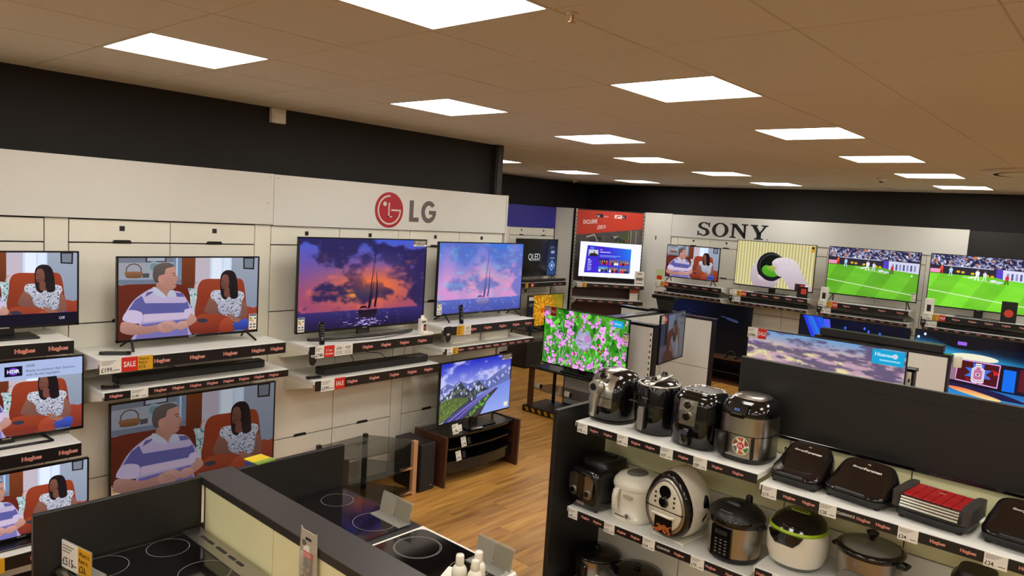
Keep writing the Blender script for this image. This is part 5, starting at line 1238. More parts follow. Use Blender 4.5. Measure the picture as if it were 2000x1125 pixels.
MB().loft([sring(0, -.012, .2585, .06, .072, 2, 32), sring(0, -.012, .266, .056, .068, 2, 32), sring(0, -.012, .267, .03, .04, 2, 32)], 0).build('lid_window', M_GREY, t)
MB().loft([[(x - .035, y, z) for x, y in ((-.018, yy + .02), (.018, yy + .02), (.014, yy), (-.014, yy))] for z, yy in ((.055, -.150), (.075, -.172), (.15, -.176), (.185, -.165), (.192, -.14))], 0, True).build('handle', M_WPLAS, t)
MB().prism(catmull([(.01, .165), (.06, .165), (.066, .155), (.06, .145), (.01, .145), (.004, .155)], 3), 'y', -.142, -.134).build('viewing_slot', mat('pale_grey_plastic', 'B5AF9F', .4, noise=.03), t)
dial(t, .045, -.142, .048, .013, .012, M_GREY, 'thermostat', 0, M_WPLAS)
MB().box(-.045, .02, -.147, -.14, .035, .037).build('scale_line', M_INK, t); MB().prism([(-.122, .2), (-.137, .215), (-.12, .212)], 'y', -.03, .0).build('pouring_lip', M_WPLAS, t)
# white egg shaped fryer
t = appl('air_fryer', 'white egg-shaped air fryer with black trim and food window', 'air fryer', 1.80, .70, 3.58, math.radians(-6))
def egg(y, k, zc=.195, n=40):
    out = []
    for i in range(n):
        a = 2 * PI * i / n; c_, s_ = math.cos(a), math.sin(a)
        rx = .155 * k; rz = (.20 if s_ > 0 else .185) * k
        x = rx * c_ * (1 - .22 * max(s_, 0) ** 1.2); z = zc + rz * (s_ if s_ > 0 else math.copysign(abs(s_) ** .8, s_))
        out.append((x, y, max(z, .004)))
    return out
MB().loft([egg(-.12, .93), egg(-.06, 1.0), egg(.02, .985), egg(.07, .90), egg(.10, .70), egg(.11, .3)], 0, True).build('shell', M_WPLAS, t)
MB().loft([egg(-.118, .95), egg(-.145, .93), egg(-.158, .85), egg(-.158, .78)], 0, True, False, False).build('black_trim', M_GLOSSB, t)
MB().loft([egg(-.156, .80), egg(-.164, .79), egg(-.166, .70)], 0, True).build('silver_ring', M_STEELH, t)
MB().loft([egg(-.165, .70), egg(-.172, .66), egg(-.173, .3)], 0, True).build('front_plate', mat('pearl_plastic', 'D4CDB8', .25, noise=.02, coat=.2), t)
MB().box(-.118, .118, -.1745, -.16, .178, .183).build('drawer_seam', M_INK, t)
MB().cyl((.0, -.172, .278), (.0, -.177, .278), .036, n=28).build('display_disc', M_GLOSSB, t)
dial(t, -.0, -.173, .225, .024, .022, M_GLOSSB, 'dial', 0, M_CHROME)
w_ = MB().box(-.055, .058, -.176, -.168, .05, .150, bev=.002).build('window', mat('dark_window', '1A1412', .1, noise=.1), t)
fb = MB(); rr = random.Random(31)
for k in range(34):
    x, z = rr.uniform(-.045, .046), rr.uniform(.058, .095); a = rr.uniform(-1, 1); l = .012
    fb.prism([(x - l * math.cos(a) - .003 * math.sin(a), z - l * math.sin(a) + .003 * math.cos(a)), (x + l * math.cos(a) - .003 * math.sin(a), z + l * math.sin(a) + .003 * math.cos(a)), (x + l * math.cos(a) + .003 * math.sin(a), z + l * math.sin(a) - .003 * math.cos(a)), (x - l * math.cos(a) + .003 * math.sin(a), z - l * math.sin(a) - .003 * math.cos(a))], 'y', -.1768 - .0001 * k, -.176)
fb.build('chips_print', mat('chips_orange', 'B4622C', .5, noise=.2, nscale=50), w_, kind='stuff')
MB().tube([(-.062, -.176, .152), (-.058, -.198, .158), (.06, -.198, .158), (.064, -.176, .152)], .008, 10).build('handle', M_WPLAS, t)
ic = MB()
for s in (-1, 1):
    for k in range(3): ic.box(s * .06 - .006, s * .06 + .006, -.1738, -.172, .205 + .026 * k, .205 + .026 * k + .012, bev=.002)
ic.build('food_icons', M_INK, t)
MB().loft([ring_y(0, -.09, .33, .045, .05), ring_y(0, .02, .345, .05, .045), ring_y(0, .07, .31, .04, .04)], 0, True).build('top_vent', M_GLOSSB, t)
for s in (-1, 1): MB().loft([[(s * (.148 + dx), y, z) for y, z in ((-.03, .13), (.01, .16), (.025, .22), (.0, .27), (-.03, .23))] for dx in (-.012, .004)], 0, False).build('side_vent', M_GLOSSB, t)
MB().box(-.1, .1, -.12, .12, 0, .012, bev=.003).build('base_plate', M_WPLAS, t)
# pressure cooker
t = appl('pressure_cooker', 'steel pressure cooker with a black domed lid and keypad', 'cooker', 1.483, .70, 3.57, math.radians(-6))
MB().loft(zprof([(0, .115, .115, 0), (.012, .128, .128, 0), (.035, .132, .132, 0)], 2.1), 0).build('base', M_SATINB, t)
MB().loft(zprof([(.035, .133, .133, 0), (.20, .135, .135, 0)], 2.1), 0).build('steel_body', M_STEEL, t)
MB().loft(zprof([(.195, .142, .142, 0), (.205, .146, .146, 0), (.222, .146, .146, 0), (.23, .142, .142, 0)], 2.1), 0).build('rim', M_GLOSSB, t)
MB().loft(zprof([(.228, .140, .140, 0), (.25, .13, .13, 0), (.275, .10, .10, 0), (.29, .06, .06, 0), (.293, .02, .02, 0)], 2.1), 0).build('lid', M_SATINB, t)
MB().loft([sring(0, -.03, .272, .05, .035, 3, 24), sring(0, -.03, .30, .045, .03, 3, 24), sring(0, -.03, .306, .03, .02, 3, 24)], 0).build('lid_handle', M_SATINB, t)
MB().prism([(-.03, -.115), (.035, -.115), (.04, -.09), (-.035, -.09)], 'z', .2625, .2655).build('lid_label', M_SILVER, t)
MB().lathe([(.018, .285), (.018, .312), (.014, .32)], .03, .06, 18).build('steam_valve', M_SATINB, t)
for s in (-1, 1): MB().box(s * .13, s * .158, -.035, .035, .185, .21, bev=.008).build('side_handle', M_SATINB, t)
kp = MB().loft([[(x, -.137 - .004 * math.cos(x * 9), z) for x in np.linspace(-.055, .055, 7)] + [(x, -.12, z) for x in np.linspace(.055, -.055, 7)] for z in (.03, .19)], 0, False).build('keypad', M_GLOSSB, t)
MB().text('SAGE', 0, -.1425, .168, .008, 0, .01, 'c').build('brand_print', M_PAPER, kp) if False else None
for r in range(5):
    for c_ in range(3): MB().box(-.032 + c_ * .027, -.018 + c_ * .027, -.1425, -.141, .05 + r * .017, .057 + r * .017, bev=.001).build('key', M_GREY, kp)
MB().box(-.035, .035, -.1422, -.141, .148, .172).build('readout', M_INK, kp)
# white multicooker with green rim
t = appl('multicooker', 'white ball-shaped multicooker with black lid and lime green rim', 'multicooker', 1.172, .765, 3.60, math.radians(-6))
MB().loft(zprof([(0, .10, .105, 0), (.02, .118, .122, 0), (.028, .124, .128, 0)], 2.2), 0).build('foot_ring', M_GREY, t)
MB().loft(zprof([(.028, .125, .13, 0), (.08, .14, .148, 0), (.14, .142, .150, 0), (.18, .136, .143, 0), (.19, .132, .139, 0)], 2.2), 0).build('body', M_WPLAS, t)
M_LIME = mat('lime_green', '9CC11C', .3, noise=.03)
MB().loft(zprof([(.188, .135, .142, 0), (.196, .136, .143, 0), (.203, .130, .137, 0)], 2.2), 0).build('green_rim', M_LIME, t)
MB().loft(zprof([(.20, .130, .137, 0), (.235, .115, .12, .006), (.262, .08, .085, .012), (.27, .03, .03, .014)], 2.2), 0).build('lid', M_GLOSSB, t)
MB().loft([sring(.0, .0, .264, .05, .026, 2, 28), sring(.0, .0, .2725, .046, .023, 2, 28)], 0).build('lid_display', M_LIME, t)
for k in range(5): MB().cyl((-.03 + .015 * k, 0, .2725), (-.03 + .015 * k, 0, .274), .005, n=10).build('lid_key', M_GLOSSB, t)
MB().loft([[(x, y, z) for x, y in ((-w, yy + .02), (w, yy + .02), (w, yy), (-w, yy))] for z, w, yy in ((.135, .045, -.153), (.16, .07, -.153), (.19, .085, -.146))], 0, True).build('control_panel', M_GLOSSB, t)
MB().box(-.02, .02, .12, .15, .20, .225, bev=.006).build('hinge_button', M_LIME, t)
g_ = MB(); g_.text('mypot', .0, 0, 0, .014, 0, .012, 'c'); o = g_.build('wordmark', M_PAPER, t, (.0, -.1215, .222)); o.rotation_euler[0] = math.radians(-50)
# rice cooker
t = appl('rice_cooker', 'steel rice cooker with a glass lid and black knob', 'rice cooker', .842, .765, 3.61, math.radians(-8))
MB().loft(zprof([(.012, .118, .122, 0), (.03, .13, .135, 0), (.12, .138, .143, 0), (.18, .14, .145, 0)], 2.2), 0).build('steel_body', M_STEELH, t)
MB().loft(zprof([(.178, .143, .148, 0), (.19, .147, .152, 0), (.202, .144, .149, 0), (.206, .13, .135, 0)], 2.2), 0).build('rim', M_GLOSSB, t)
MB().loft(zprof([(.205, .128, .133, 0), (.222, .10, .104, 0), (.232, .06, .06, 0), (.235, .02, .02, 0)], 2.0), 0).build('glass_lid', mat('lid_glass', '9A9A8C', .06, noise=.03, alpha=.45), t)
MB().loft(zprof([(.10, .125, .13, 0), (.203, .127, .132, 0)], 2.0), 0, cap1=False).build('inner_pot', mat('pot_grey', '5E5B52', .4, .3, noise=.05), t)
kn = MB(); kn.lathe([(.012, .234), (.014, .25), (.026, .262), (.03, .272), (.02, .28)], 0, 0, 12, p=1.6).build('lid_knob', M_SATINB, t)
for s in (-1, 1): MB().tube([(s * .138, -.03, .165), (s * .164, -.025, .165), (s * .164, .025, .165), (s * .138, .03, .165)], .009, 8).build('side_handle', M_SATINB, t)
fp = MB().prism(catmull([(-.065, .085), (-.045, .108), (.045, .108), (.065, .085), (.05, .04), (-.05, .04)], 3), 'y', -.149, -.13).build('switch_panel', M_GREY, t)
MB().box(-.02, .02, -.157, -.149, .055, .068, bev=.002).build('switch_lever', M_SATINB, fp)
MB().prism([(-.012, .145), (.012, .145), (0, .168)], 'y', -.1475, -.14).build('logo_print', M_GREY, t)
for a in (-1, 1): MB().cyl((a * .09, 0, 0), (a * .09, 0, .014), .016, n=10).build('foot', M_SATINB, t)
# slow cookers on the lowest shelf
for k, (y, x, lab) in enumerate([(2.342, 3.60, 'oval steel slow cooker with a flat black lid beside the end panel'), (2.045, 3.58, 'oval steel slow cooker with a black lid, second from the end panel')]):
    t = appl('slow_cooker', lab, 'slow cooker', y, .22, x, math.radians(-6), 'slow cookers on the lowest shelf')
    MB().loft(zprof([(0, .11, .11, 0), (.01, .122, .122, 0), (.16, .128, .128, 0)], 2.0), 0).build('steel_body', M_STEEL, t)
    MB().loft(zprof([(.158, .142, .142, 0), (.168, .147, .147, 0), (.174, .144, .144, 0), (.184, .10, .10, 0), (.188, .03, .03, 0)], 2.0), 0).build('lid', M_GLOSSB, t)
    MB().lathe([(.016, .186), (.014, .198), (.022, .206), (.018, .212)], 0, 0, 18).build('lid_knob', M_SATINB, t)
    MB().box(-.03, .03, -.145, -.115, .03, .13, bev=.005).build('control_block', M_GLOSSB, t)
    for s in (-1, 1): MB().box(s * .12, s * .148, -.03, .03, .12, .14, bev=.006).build('side_handle', M_SATINB, t)
t = thing('shelf_card', 'lime yellow card standing in front of the slow cookers', 'card', (3.41, 2.13, .222), R90)
MB().box(-.09, .09, -.002, .002, 0, .13).build('card_board', mat('card_lime', 'C6C51E', .5, noise=.03), t); MB().box(-.092, .092, .002, .004, 0, .134).build('card_sleeve', M_PAPER, t)
# dark cookware on the lower right
t = appl('slow_cooker', 'round black slow cooker with a patterned glass lid below the rice cooker', 'slow cooker', .66, .26, 3.62, 0)
MB().loft(zprof([(0, .12, .12, 0), (.02, .135, .135, 0), (.19, .14, .14, 0)], 2.0), 0).build('body', M_SATINB, t); MB().loft(zprof([(.19, .146, .146, 0), (.2, .148, .148, 0), (.206, .14, .14, 0), (.23, .09, .09, 0), (.238, .02, .02, 0)], 2.0), 0).build('lid', M_SMOKE, t); MB().lathe([(.015, .236), (.022, .255), (.015, .262)], 0, 0, 16).build('lid_knob', M_SATINB, t)
t = appl('coffee_grinder', 'dark brown appliance with a black top under the last \u00a334 ticket', 'appliance', .42, .765, 3.62, 0)
MB().loft(zprof([(0, .075, .08, 0), (.01, .08, .085, 0), (.13, .08, .085, 0), (.14, .09, .095, 0), (.21, .092, .097, 0), (.22, .08, .085, 0)], 3.5), 0).build('body', mat('brown_plastic', '2B1A18', .3, noise=.08), t); MB().loft(zprof([(.22, .08, .085, 0), (.245, .07, .075, 0)], 3.5), 0).build('cap', M_SATINB, t)

# contact grills on the grill shelf
def grill(label, y, x, w, d, h, top, rot, logo=True, kind='dome'):
    t = appl('contact_grill', label, 'grill', y, 1.183, x, rot, 'contact grills')
    MB().loft([sring(0, 0, z, w * k, d * k2, 5, 40) for z, k, k2 in ((.008, .44, .44), (.016, .48, .48), (.04, .49, .49))], 0).build('base', M_SATINB, t)
    if kind == 'dome':
        pr = [(.044, .5, .5), (.055, .5, .5), (h * .72, .47, .46), (h * .92, .40, .36), (h, .30, .24)]
        pr = [(.044, .5, .5), (.055, .5, .5), (h * .72, .48, .47), (h * .92, .43, .41), (h, .36, .33)]
        lb = MB().loft([sring(0, 0, z, w * k, d * k2, 4.2, 44) for z, k, k2 in pr], 0)
        lb.V = [(x, y_, z + max(0, (z - .055) / (h - .055)) * .075 * y_ / d * 2) for x, y_, z in lb.V]      # lid rises towards the hinge
        lid = lb.build('lid', top, t)
        MB().box(-w * .25, w * .25, -d * .56, -d * .47, .05, .066, bev=.006).build('handle', M_SATINB, t)
        if logo:
            g_ = MB(); g_.text('George', -.055, 0, 0, .012, 0, 0, 'l', shear=.2); g_.text('Foreman', .0, 0, -.004, .016, 0, .012, 'l')
            sl = .15 / d; o = g_.build('wordmark', M_PAPER, lid, (-.01, d * .10, h + .0015 + sl * d * .10)); o.rotation_euler[0] = math.atan(sl) - PI / 2
            MB().prism([(-.008, d * .22), (.008, d * .22), (0, d * .24 + .004)], 'z', h + sl * d * .22, h + sl * d * .22 + .004).build('indicator', M_COPPER, lid)
    else:
        lid = MB().loft([sring(0, 0, z, w * k, d * k2, 6, 44) for z, k, k2 in ((.044, .49, .49), (.06, .5, .5), (h * .8, .49, .48), (h * .9, .47, .45))], 0).build('lid', M_SATINB, t)
        pw = w * .78 / 6
        for k in range(6):
            for j in range(2): MB().box(-w * .39 + pw * k + .001, -w * .39 + pw * (k + 1) - .001, -d * .40 + j * d * .4, -d * .40 + (j + 1) * d * .4 - .002, h * .88, h * .955, bev=.0025).build('red_plate', top, lid)
        MB().box(-.012, .012, d * .14, d * .17, h * .955, h * .965).build('indicator', M_COPPER, lid)
        for k in range(4): MB().tube([(-w * .38, -d * .47 - .004 * k, h * .86 - .012 * k), (w * .38, -d * .47 - .004 * k, h * .86 - .012 * k)], .006, 8).build('steel_rail', M_CHROME, lid)
        for s in (-1, 1): MB().loft([sring(s * w * .45, 0, z, w * .075, d * .49, 4, 24) for z in (.05, h * .92, h)], 0).build('end_cap', M_GREY if False else mat('charcoal_plastic', '3A3634', .4, noise=.06), lid)
    for a in (-1, 1):
        for c_ in (-1, 1): MB().cyl((a * w * .38, c_ * d * .36, 0), (a * w * .38, c_ * d * .36, .010), .012, n=10).build('foot', M_SATINB, t)
    return t
M_GRILLB = mat('grill_gloss_black', '120C0D', .1, noise=.04, coat=.4)
M_GRILLR = mat('grill_red', 'A3161A', .28, noise=.05, coat=.2)
grill('tall square gloss black contact grill next to the steel air fryer', 1.182, 3.60, .25, .27, .125, M_GRILLB, math.radians(-4))
grill('wide low gloss black contact grill between the square grill and the red one', .908, 3.60, .29, .25, .115, M_GRILLB, math.radians(-8))
grill('red topped contact grill with steel rails and charcoal ends', .592, 3.60, .30, .26, .115, M_GRILLR, math.radians(-6), False, 'red')
grill('gloss black contact grill on the far side of the red grill', .268, 3.60, .30, .26, .11, M_GRILLB, math.radians(-4))
# ------------------------------------------------------------------ far wall (faces -x) with the serif header
XS = 11.45
for k, (y, lab) in enumerate([(6.42, 'cream wall bay under the serif lettering, behind the seated couple television'), (5.08, 'cream wall bay behind the tea bowl television'), (3.74, 'cream wall bay behind the football television with the white box beside it'), (2.40, 'cream wall bay where the white header ends, behind the second football television'), (1.06, 'cream wall bay under the black header, past the second football television')]):
    wall_bay(lab, 0, (XS, y, 0), R90, name='panel_bay', back=.31)
t = thing('header_board', 'long white header board with black serif letters on the far wall', 'sign board', (XS, 6.42, 2.215), R90)
MB().box(0, 4.50, -.02, 0, 0, .38, bev=.002).box(0, 4.5, .01, .34, 0, .37).build('board', M_WHITE, t)
def letter(polys, x, sx, sz, parent, z0=.045):
    b = MB()
    for q in polys: b.prism([(x + a * sx, z0 + c * sz) for a, c in q], 'y', -.024, -.0205)
    return b.build('letter', M_INK, parent)
def ellp(cx, cy, rx, ry, a0, a1, n=28): return [(cx + rx * math.cos(math.radians(a0 + (a1 - a0) * i / n)), cy + ry * math.sin(math.radians(a0 + (a1 - a0) * i / n))) for i in range(n + 1)]
HS = .235
S_ = [ellp(.5, .735, .44, .265, 20, 270) + ellp(.5, .74, .20, .185, 270, 30)[0:] ]
S_ = [ellp(.48, .73, .42, .27, 25, 262, 24) + [(.75, .40)] + ellp(.5, .27, .19, .19, 40, -160, 14)[::1] + ellp(.5, .27, .44, .27, 205, 412, 24)[::1] + [(.40, .56)] + ellp(.48, .73, .19, .19, 250, 25, 14)]
S_ = [ellp(.49, .735, .42, .265, 28, 235, 20) + [(.62, .40), (.68, .28)] + ellp(.48, .265, .20, .19, 5, -150, 12) + ellp(.51, .265, .44, .265, 205, 395, 24) + [(.80, .52), (.34, .66), (.30, .735)] + ellp(.50, .735, .20, .19, 170, 30, 12), [(.86, .66), (.93, .66), (.93, 1.0), (.88, 1.0), (.80, .86)], [(.05, 0), (.10, 0), (.18, .14), (.12, .36), (.05, .36)]]
O_ = [ellp(.6, .5, .6, .51, 90, 270) + ellp(.6, .5, .33, .43, 270, 90), ellp(.6, .5, .6, .51, 90, -90) + ellp(.6, .5, .33, .43, -90, 90)]
N_ = [[(0, 0), (.46, 0), (.46, .07), (.31, .10), (.31, .9), (.15, .9), (.15, .10), (0, .07)], [(0, 1), (.44, 1), (1.10, .25), (1.10, 0), (1.02, 0), (.15, .93), (0, .93)], [(.80, 1), (1.26, 1), (1.26, .93), (1.11, .9), (1.11, 0), (1.00, 0), (.95, .9), (.80, .93)]]
Y_ = [[(0, 1), (.52, 1), (.52, .93), (.42, .9), (.68, .50), (.76, .36), (.46, .36), (.12, .9), (0, .93)], [(.74, 1), (1.2, 1), (1.2, .93), (1.08, .9), (.74, .40), (.60, .40), (.92, .9), (.74, .93)], [(.46, .42), (.76, .42), (.76, .10), (.92, .07), (.92, 0), (.30, 0), (.30, .07), (.46, .10)]]
for polys, x in ((S_, .49), (O_, .765), (N_, 1.085), (Y_, 1.435)): letter(polys, x, HS * 1.05, HS, t)
MB().cyl((1.735, -.0205, .05), (1.735, -.022, .05), .012, n=16).build('registered_mark', M_GREY, t)
t = thing('header_board', 'black header board closing the far wall past the white one', 'sign board', (XS, 1.915, 2.215), R90)
MB().box(0, 2.2, -.018, .34, 0, .37, bev=.002).build('board', M_BLACK, t)

SZ, SL = 1.437, 1.262
def far_shelf(a, b, lab, price, n, low_lab, lowprice):
    L = a - b
    shelf(lab, L, (XS - .001, (a + b) / 2, SZ), R90, strip=.075, logos=[.40 + (L - .5) * k / (n - 1) for k in range(n)], lh=.020, cards=[(.0, .12, 'price', price), (.125, .075, 'rent', '\u00a335.'), (.205, .07, 'sale')], group=None)
    shelf(low_lab, L, (XS - .001, (a + b) / 2, SL), R90, strip=.04, logos=[.06 + (L - .14) * k / 9 for k in range(10)], lh=.012, group=None)
    tt = thing('shelf_ticket', 'pair of white tickets standing on the ' + low_lab, 'ticket', (XS - .415, a - .10, SL), R90)
    card(tt, -.085, 0, 0, .085, .085, 'price', lowprice, -.15); card(tt, .005, 0, 0, .075, .085, 'info', '', -.15)
far_shelf(6.44, 5.20, 'far wall shelf under the seated couple television', '\u00a3449.', 5, 'lower far wall shelf below the couple television', '\u00a3129.')
far_shelf(5.05, 3.82, 'far wall shelf under the tea bowl television', '\u00a3699.', 5, 'lower far wall shelf below the tea bowl television', '\u00a3249.')
far_shelf(3.66, 2.45, 'far wall shelf under the first football television', '\u00a3899.', 4, 'lower far wall shelf below the first football television', '\u00a3399.')
far_shelf(2.28, 1.04, 'far wall shelf under the brighter football television', '\u00a31,199.', 5, 'lower far wall shelf below the brighter football television', '\u00a3499.')
tv('television on the far wall showing the seated couple', .975, .555, (11.13, 5.815, SZ), R90, 'couple', 'feet', .085, 1.0)
tv('television on the far wall showing hands whisking green tea in a bowl', 1.25, .72, (11.13, 4.42, SZ), R90, 'tea', 'block', .085, 1.0)
tv('television on the far wall showing a football match, energy label at its corner', 1.22, .70, (11.13, 3.005, SZ), R90, 'football', 'feet', .11, 1.0, 'r')
tv('brighter television on the far wall showing the same football match', 1.24, .715, (11.13, 1.66, SZ), R90, 'football2', 'block', .10, 1.1)
for y, l, lab, tr in ((5.80, .95, 'black soundbar below the far couple television', False), (4.40, 1.05, 'black soundbar below the tea bowl television', False), (3.02, 1.0, 'pale silver topped soundbar below the first football television', True), (1.62, 1.0, 'black soundbar below the brighter football television', False)):
    o = soundbar(lab, l, (11.2, y, SL), R90, h=.055, trim=tr)
    if tr:
        for c in o.children:
            if c.name.startswith(('body', 'control')): c.data.materials[0] = M_SILVER
for y, lab in ((6.38, 'pale green sale leaflet on the shelf end of the far couple television'),):
    t = thing('leaflet', lab, 'leaflet', (11.08, y, SZ), R90)
    MB().box(-.07, .07, -.002, .002, 0, .20).build('sheet', mat('leaf_green', 'C9D6A0', .5, noise=.03), t); MB().box(-.05, .05, -.0026, -.002, .02, .09).build('photo_print', M_RED, t)
t = thing('product_card', 'black product card with a red flower print on the brighter football television shelf', 'card', (11.06, 1.32, SZ), R90)
MB().box(-.085, .085, -.003, .003, 0, .27).build('card_board', M_SATINB, t); MB().lathe([(.05, 0), (.05, .001)], 0, 0, 20).tf(Matrix.Translation((0, -.0035, .12)) @ Matrix.Rotation(PI / 2, 4, 'X')).build('flower_print', M_LOGO, t)
t = thing('product_card', 'dark product card with an orange print in front of the tea bowl television', 'card', (11.06, 3.92, SZ), R90)
MB().box(-.08, .08, -.003, .003, 0, .17).build('card_board', M_SATINB, t); MB().box(-.02, .06, -.0036, -.003, .06, .14).build('photo_print', M_LOGO, t)
for y, lab in ((3.60, 'small white boxed gadget at the shelf end of the first football television'), (2.22, 'small white boxed gadget at the shelf end of the brighter football television')):
    t = thing('gadget_box', lab, 'box', (11.08, y, SZ), R90)
    MB().box(-.05, .05, -.04, .04, 0, .20, bev=.002).build('carton', M_PAPER, t); MB().box(-.02, .03, -.041, -.04, .03, .12).build('print', M_INK, t)
for y, lab in ((3.64, 'black oval shelf talker between the tea bowl and football shelves'), (2.262, 'black oval shelf talker between the two football shelves'), (5.03, 'black oval shelf talker between the couple and tea bowl shelves')):
    talker(lab, (11.021, y, 1.30), R90)

# floor standing televisions before the far wall, on low walnut cabinets
def low_cabinet(label, x, y, w, d=.42, h=.40):
    t = thing('low_cabinet', label, 'tv stand', (x, y, 0), R90)
    MB().box(-w / 2, w / 2, -d / 2, d / 2, h - .025, h, bev=.003).build('top', M_WOODD, t)
    for s in (-1, 1): MB().box(s * w / 2, s * (w / 2 - .025), -d / 2, d / 2, 0, h - .025).build('side_panel', M_WOODD, t)
    MB().box(-w / 2 + .025, w / 2 - .025, -d / 2 + .02, d / 2 - .02, .17, .185).build('shelf_board', M_GLOSSB, t); MB().box(-w / 2 + .025, w / 2 - .025, d / 2 - .02, d / 2, .02, h - .025).build('back_panel', M_BLACK, t)
    MB().box(-w / 2 + .025, w / 2 - .025, -d / 2, d / 2 - .02, .0, .03).build('base_board', M_WOODD, t)
    return t
low_cabinet('low walnut cabinet under the switched-off dark television', 10.80, 5.25, 1.5)
low_cabinet('low walnut cabinet under the dark blue stage television', 10.60, 3.02, 1.4)
low_cabinet('low walnut cabinet under the colourful show television', 10.60, 1.48, 1.45)
tv('large almost black television standing below the couple shelf', 1.47, .80, (10.80, 5.28, .40), R90, 'dark', 'feet', .02, .9)
tv('large dark television with blue stage lights below the tea bowl shelf', 1.45, .82, (10.60, 3.03, .40), R90, 'stage', 'feet', .03, 1.0)
tv('large television showing a colourful stage with a glowing bottle', 1.48, .83, (10.60, 1.51, .40), R90, 'show', 'feet', .03, 1.05)
t = thing('headphones', 'black headphones lying on the cabinet of the switched-off television', 'headphones', (10.62, 4.75, .40), R90)
MB().tube([(.08 * math.cos(a), 0, .03 + .09 * math.sin(a)) for a in [PI * k / 12 for k in range(13)]], .008, 8).build('headband', M_SATINB, t)
for s in (-1, 1): MB().cyl((s * .07, 0, .035), (s * .095, 0, .035), .035, n=20).build('ear_cup', M_GLOSSB, t)

# ------------------------------------------------------------------ far left recess: blue header bay, corner poster bay
wall_bay('cream wall bay below the blue header, behind the QLED television', 0, (9.08, 8.25, 0), 0, name='panel_bay', back=.26)
t = thing('header_board', 'plain royal blue header board in the far left recess', 'sign board', (9.06, 8.25, 2.215))
MB().box(0, 1.36, -.02, .27, 0, .38, bev=.002).build('board', mat('royal_blue', '2A2A9A', .4, noise=.04), t)
tag(MB().box(7.6, 9.04, 8.25, 8.5, 0, 2.6, bev=.002).build('side_panel', M_CREAM), 'plain cream wall panel left of the blue header bay', 'panel')
t = thing('corner_panel', 'narrow white panel turning the corner beside the red poster', 'panel', (10.44, 8.25, 0), math.atan2(-.37, .15))
MB().box(0, .33, 0, .02, 0, 2.60, bev=.002).build('board', M_WHITE, t)
shelf('shelf under the QLED television in the far left recess', 1.22, (9.72, 8.249, 1.29), 0, strip=.075, cards=[(.10, .07, 'rent', '\u00a325.'), (.24, .07, 'sale')], logos=(.9, 1.05), lh=.018)
tv('television with a black screen reading QLED', 1.115, .65, (9.70, 8.02, 1.29), 0, 'qled', 'feet', .085, 1.0)
soundbar('wide black soundbar under the QLED television', 1.15, (9.76, 7.873, 1.29), 0, h=.05, d=.07)
talker('black oval shelf talker under the QLED television', (9.22, 7.822, 1.18))
t = thing('glass_cabinet', 'black glass cabinet under the orange petal television', 'tv stand', (9.72, 7.80, 0))
for z in (.02, .26, .49): MB().box(-.6, .6, -.22, .22, z, z + .015, bev=.002).build('glass_shelf', M_GLOSSB, t)
for a in (-1, 1):
    for c in (-1, 1): MB().box(a * .58 - .015, a * .58 + .015, c * .20 - .015, c * .20 + .015, 0, .49).build('leg', M_SATINB, t)
MB().box(-.58, .58, .18, .2, .02, .49).build('back_panel', M_CREAM, t)
tv('television showing orange flower petals with a dark info strip', .96, .55, (9.66, 7.72, .505), 0, 'petals', 'block', .04, 1.0)
t = thing('product_card', 'tall dark product card at the edge of the orange petal television', 'card', (9.24, 7.70, .505))
MB().box(-.07, .07, -.004, .004, 0, .58).build('card_board', mat('card_navy', '1C2038', .4, noise=.05), t); MB().box(-.05, .05, -.005, -.004, .40, .45).box(-.05, .05, -.005, -.004, .2, .24).build('print', M_GREY, t); MB().box(-.06, .06, -.005, -.004, .50, .56).build('ticket_print', M_PAPER, t)
t = thing('subwoofer', 'black cube subwoofer on the floor at the far left recess', 'speaker', (8.85, 7.45, 0))
MB().box(-.2, .2, -.2, .2, .015, .42, bev=.006).build('cabinet', M_SATINB, t); MB().box(-.19, .19, -.206, -.2, .03, .41, bev=.002).build('grille', MATS['speaker_mesh'], t)
for a in (-1, 1):
    for c in (-1, 1): MB().cyl((a * .15, c * .15, 0), (a * .15, c * .15, .016), .02, n=10).build('foot', M_SATINB, t)
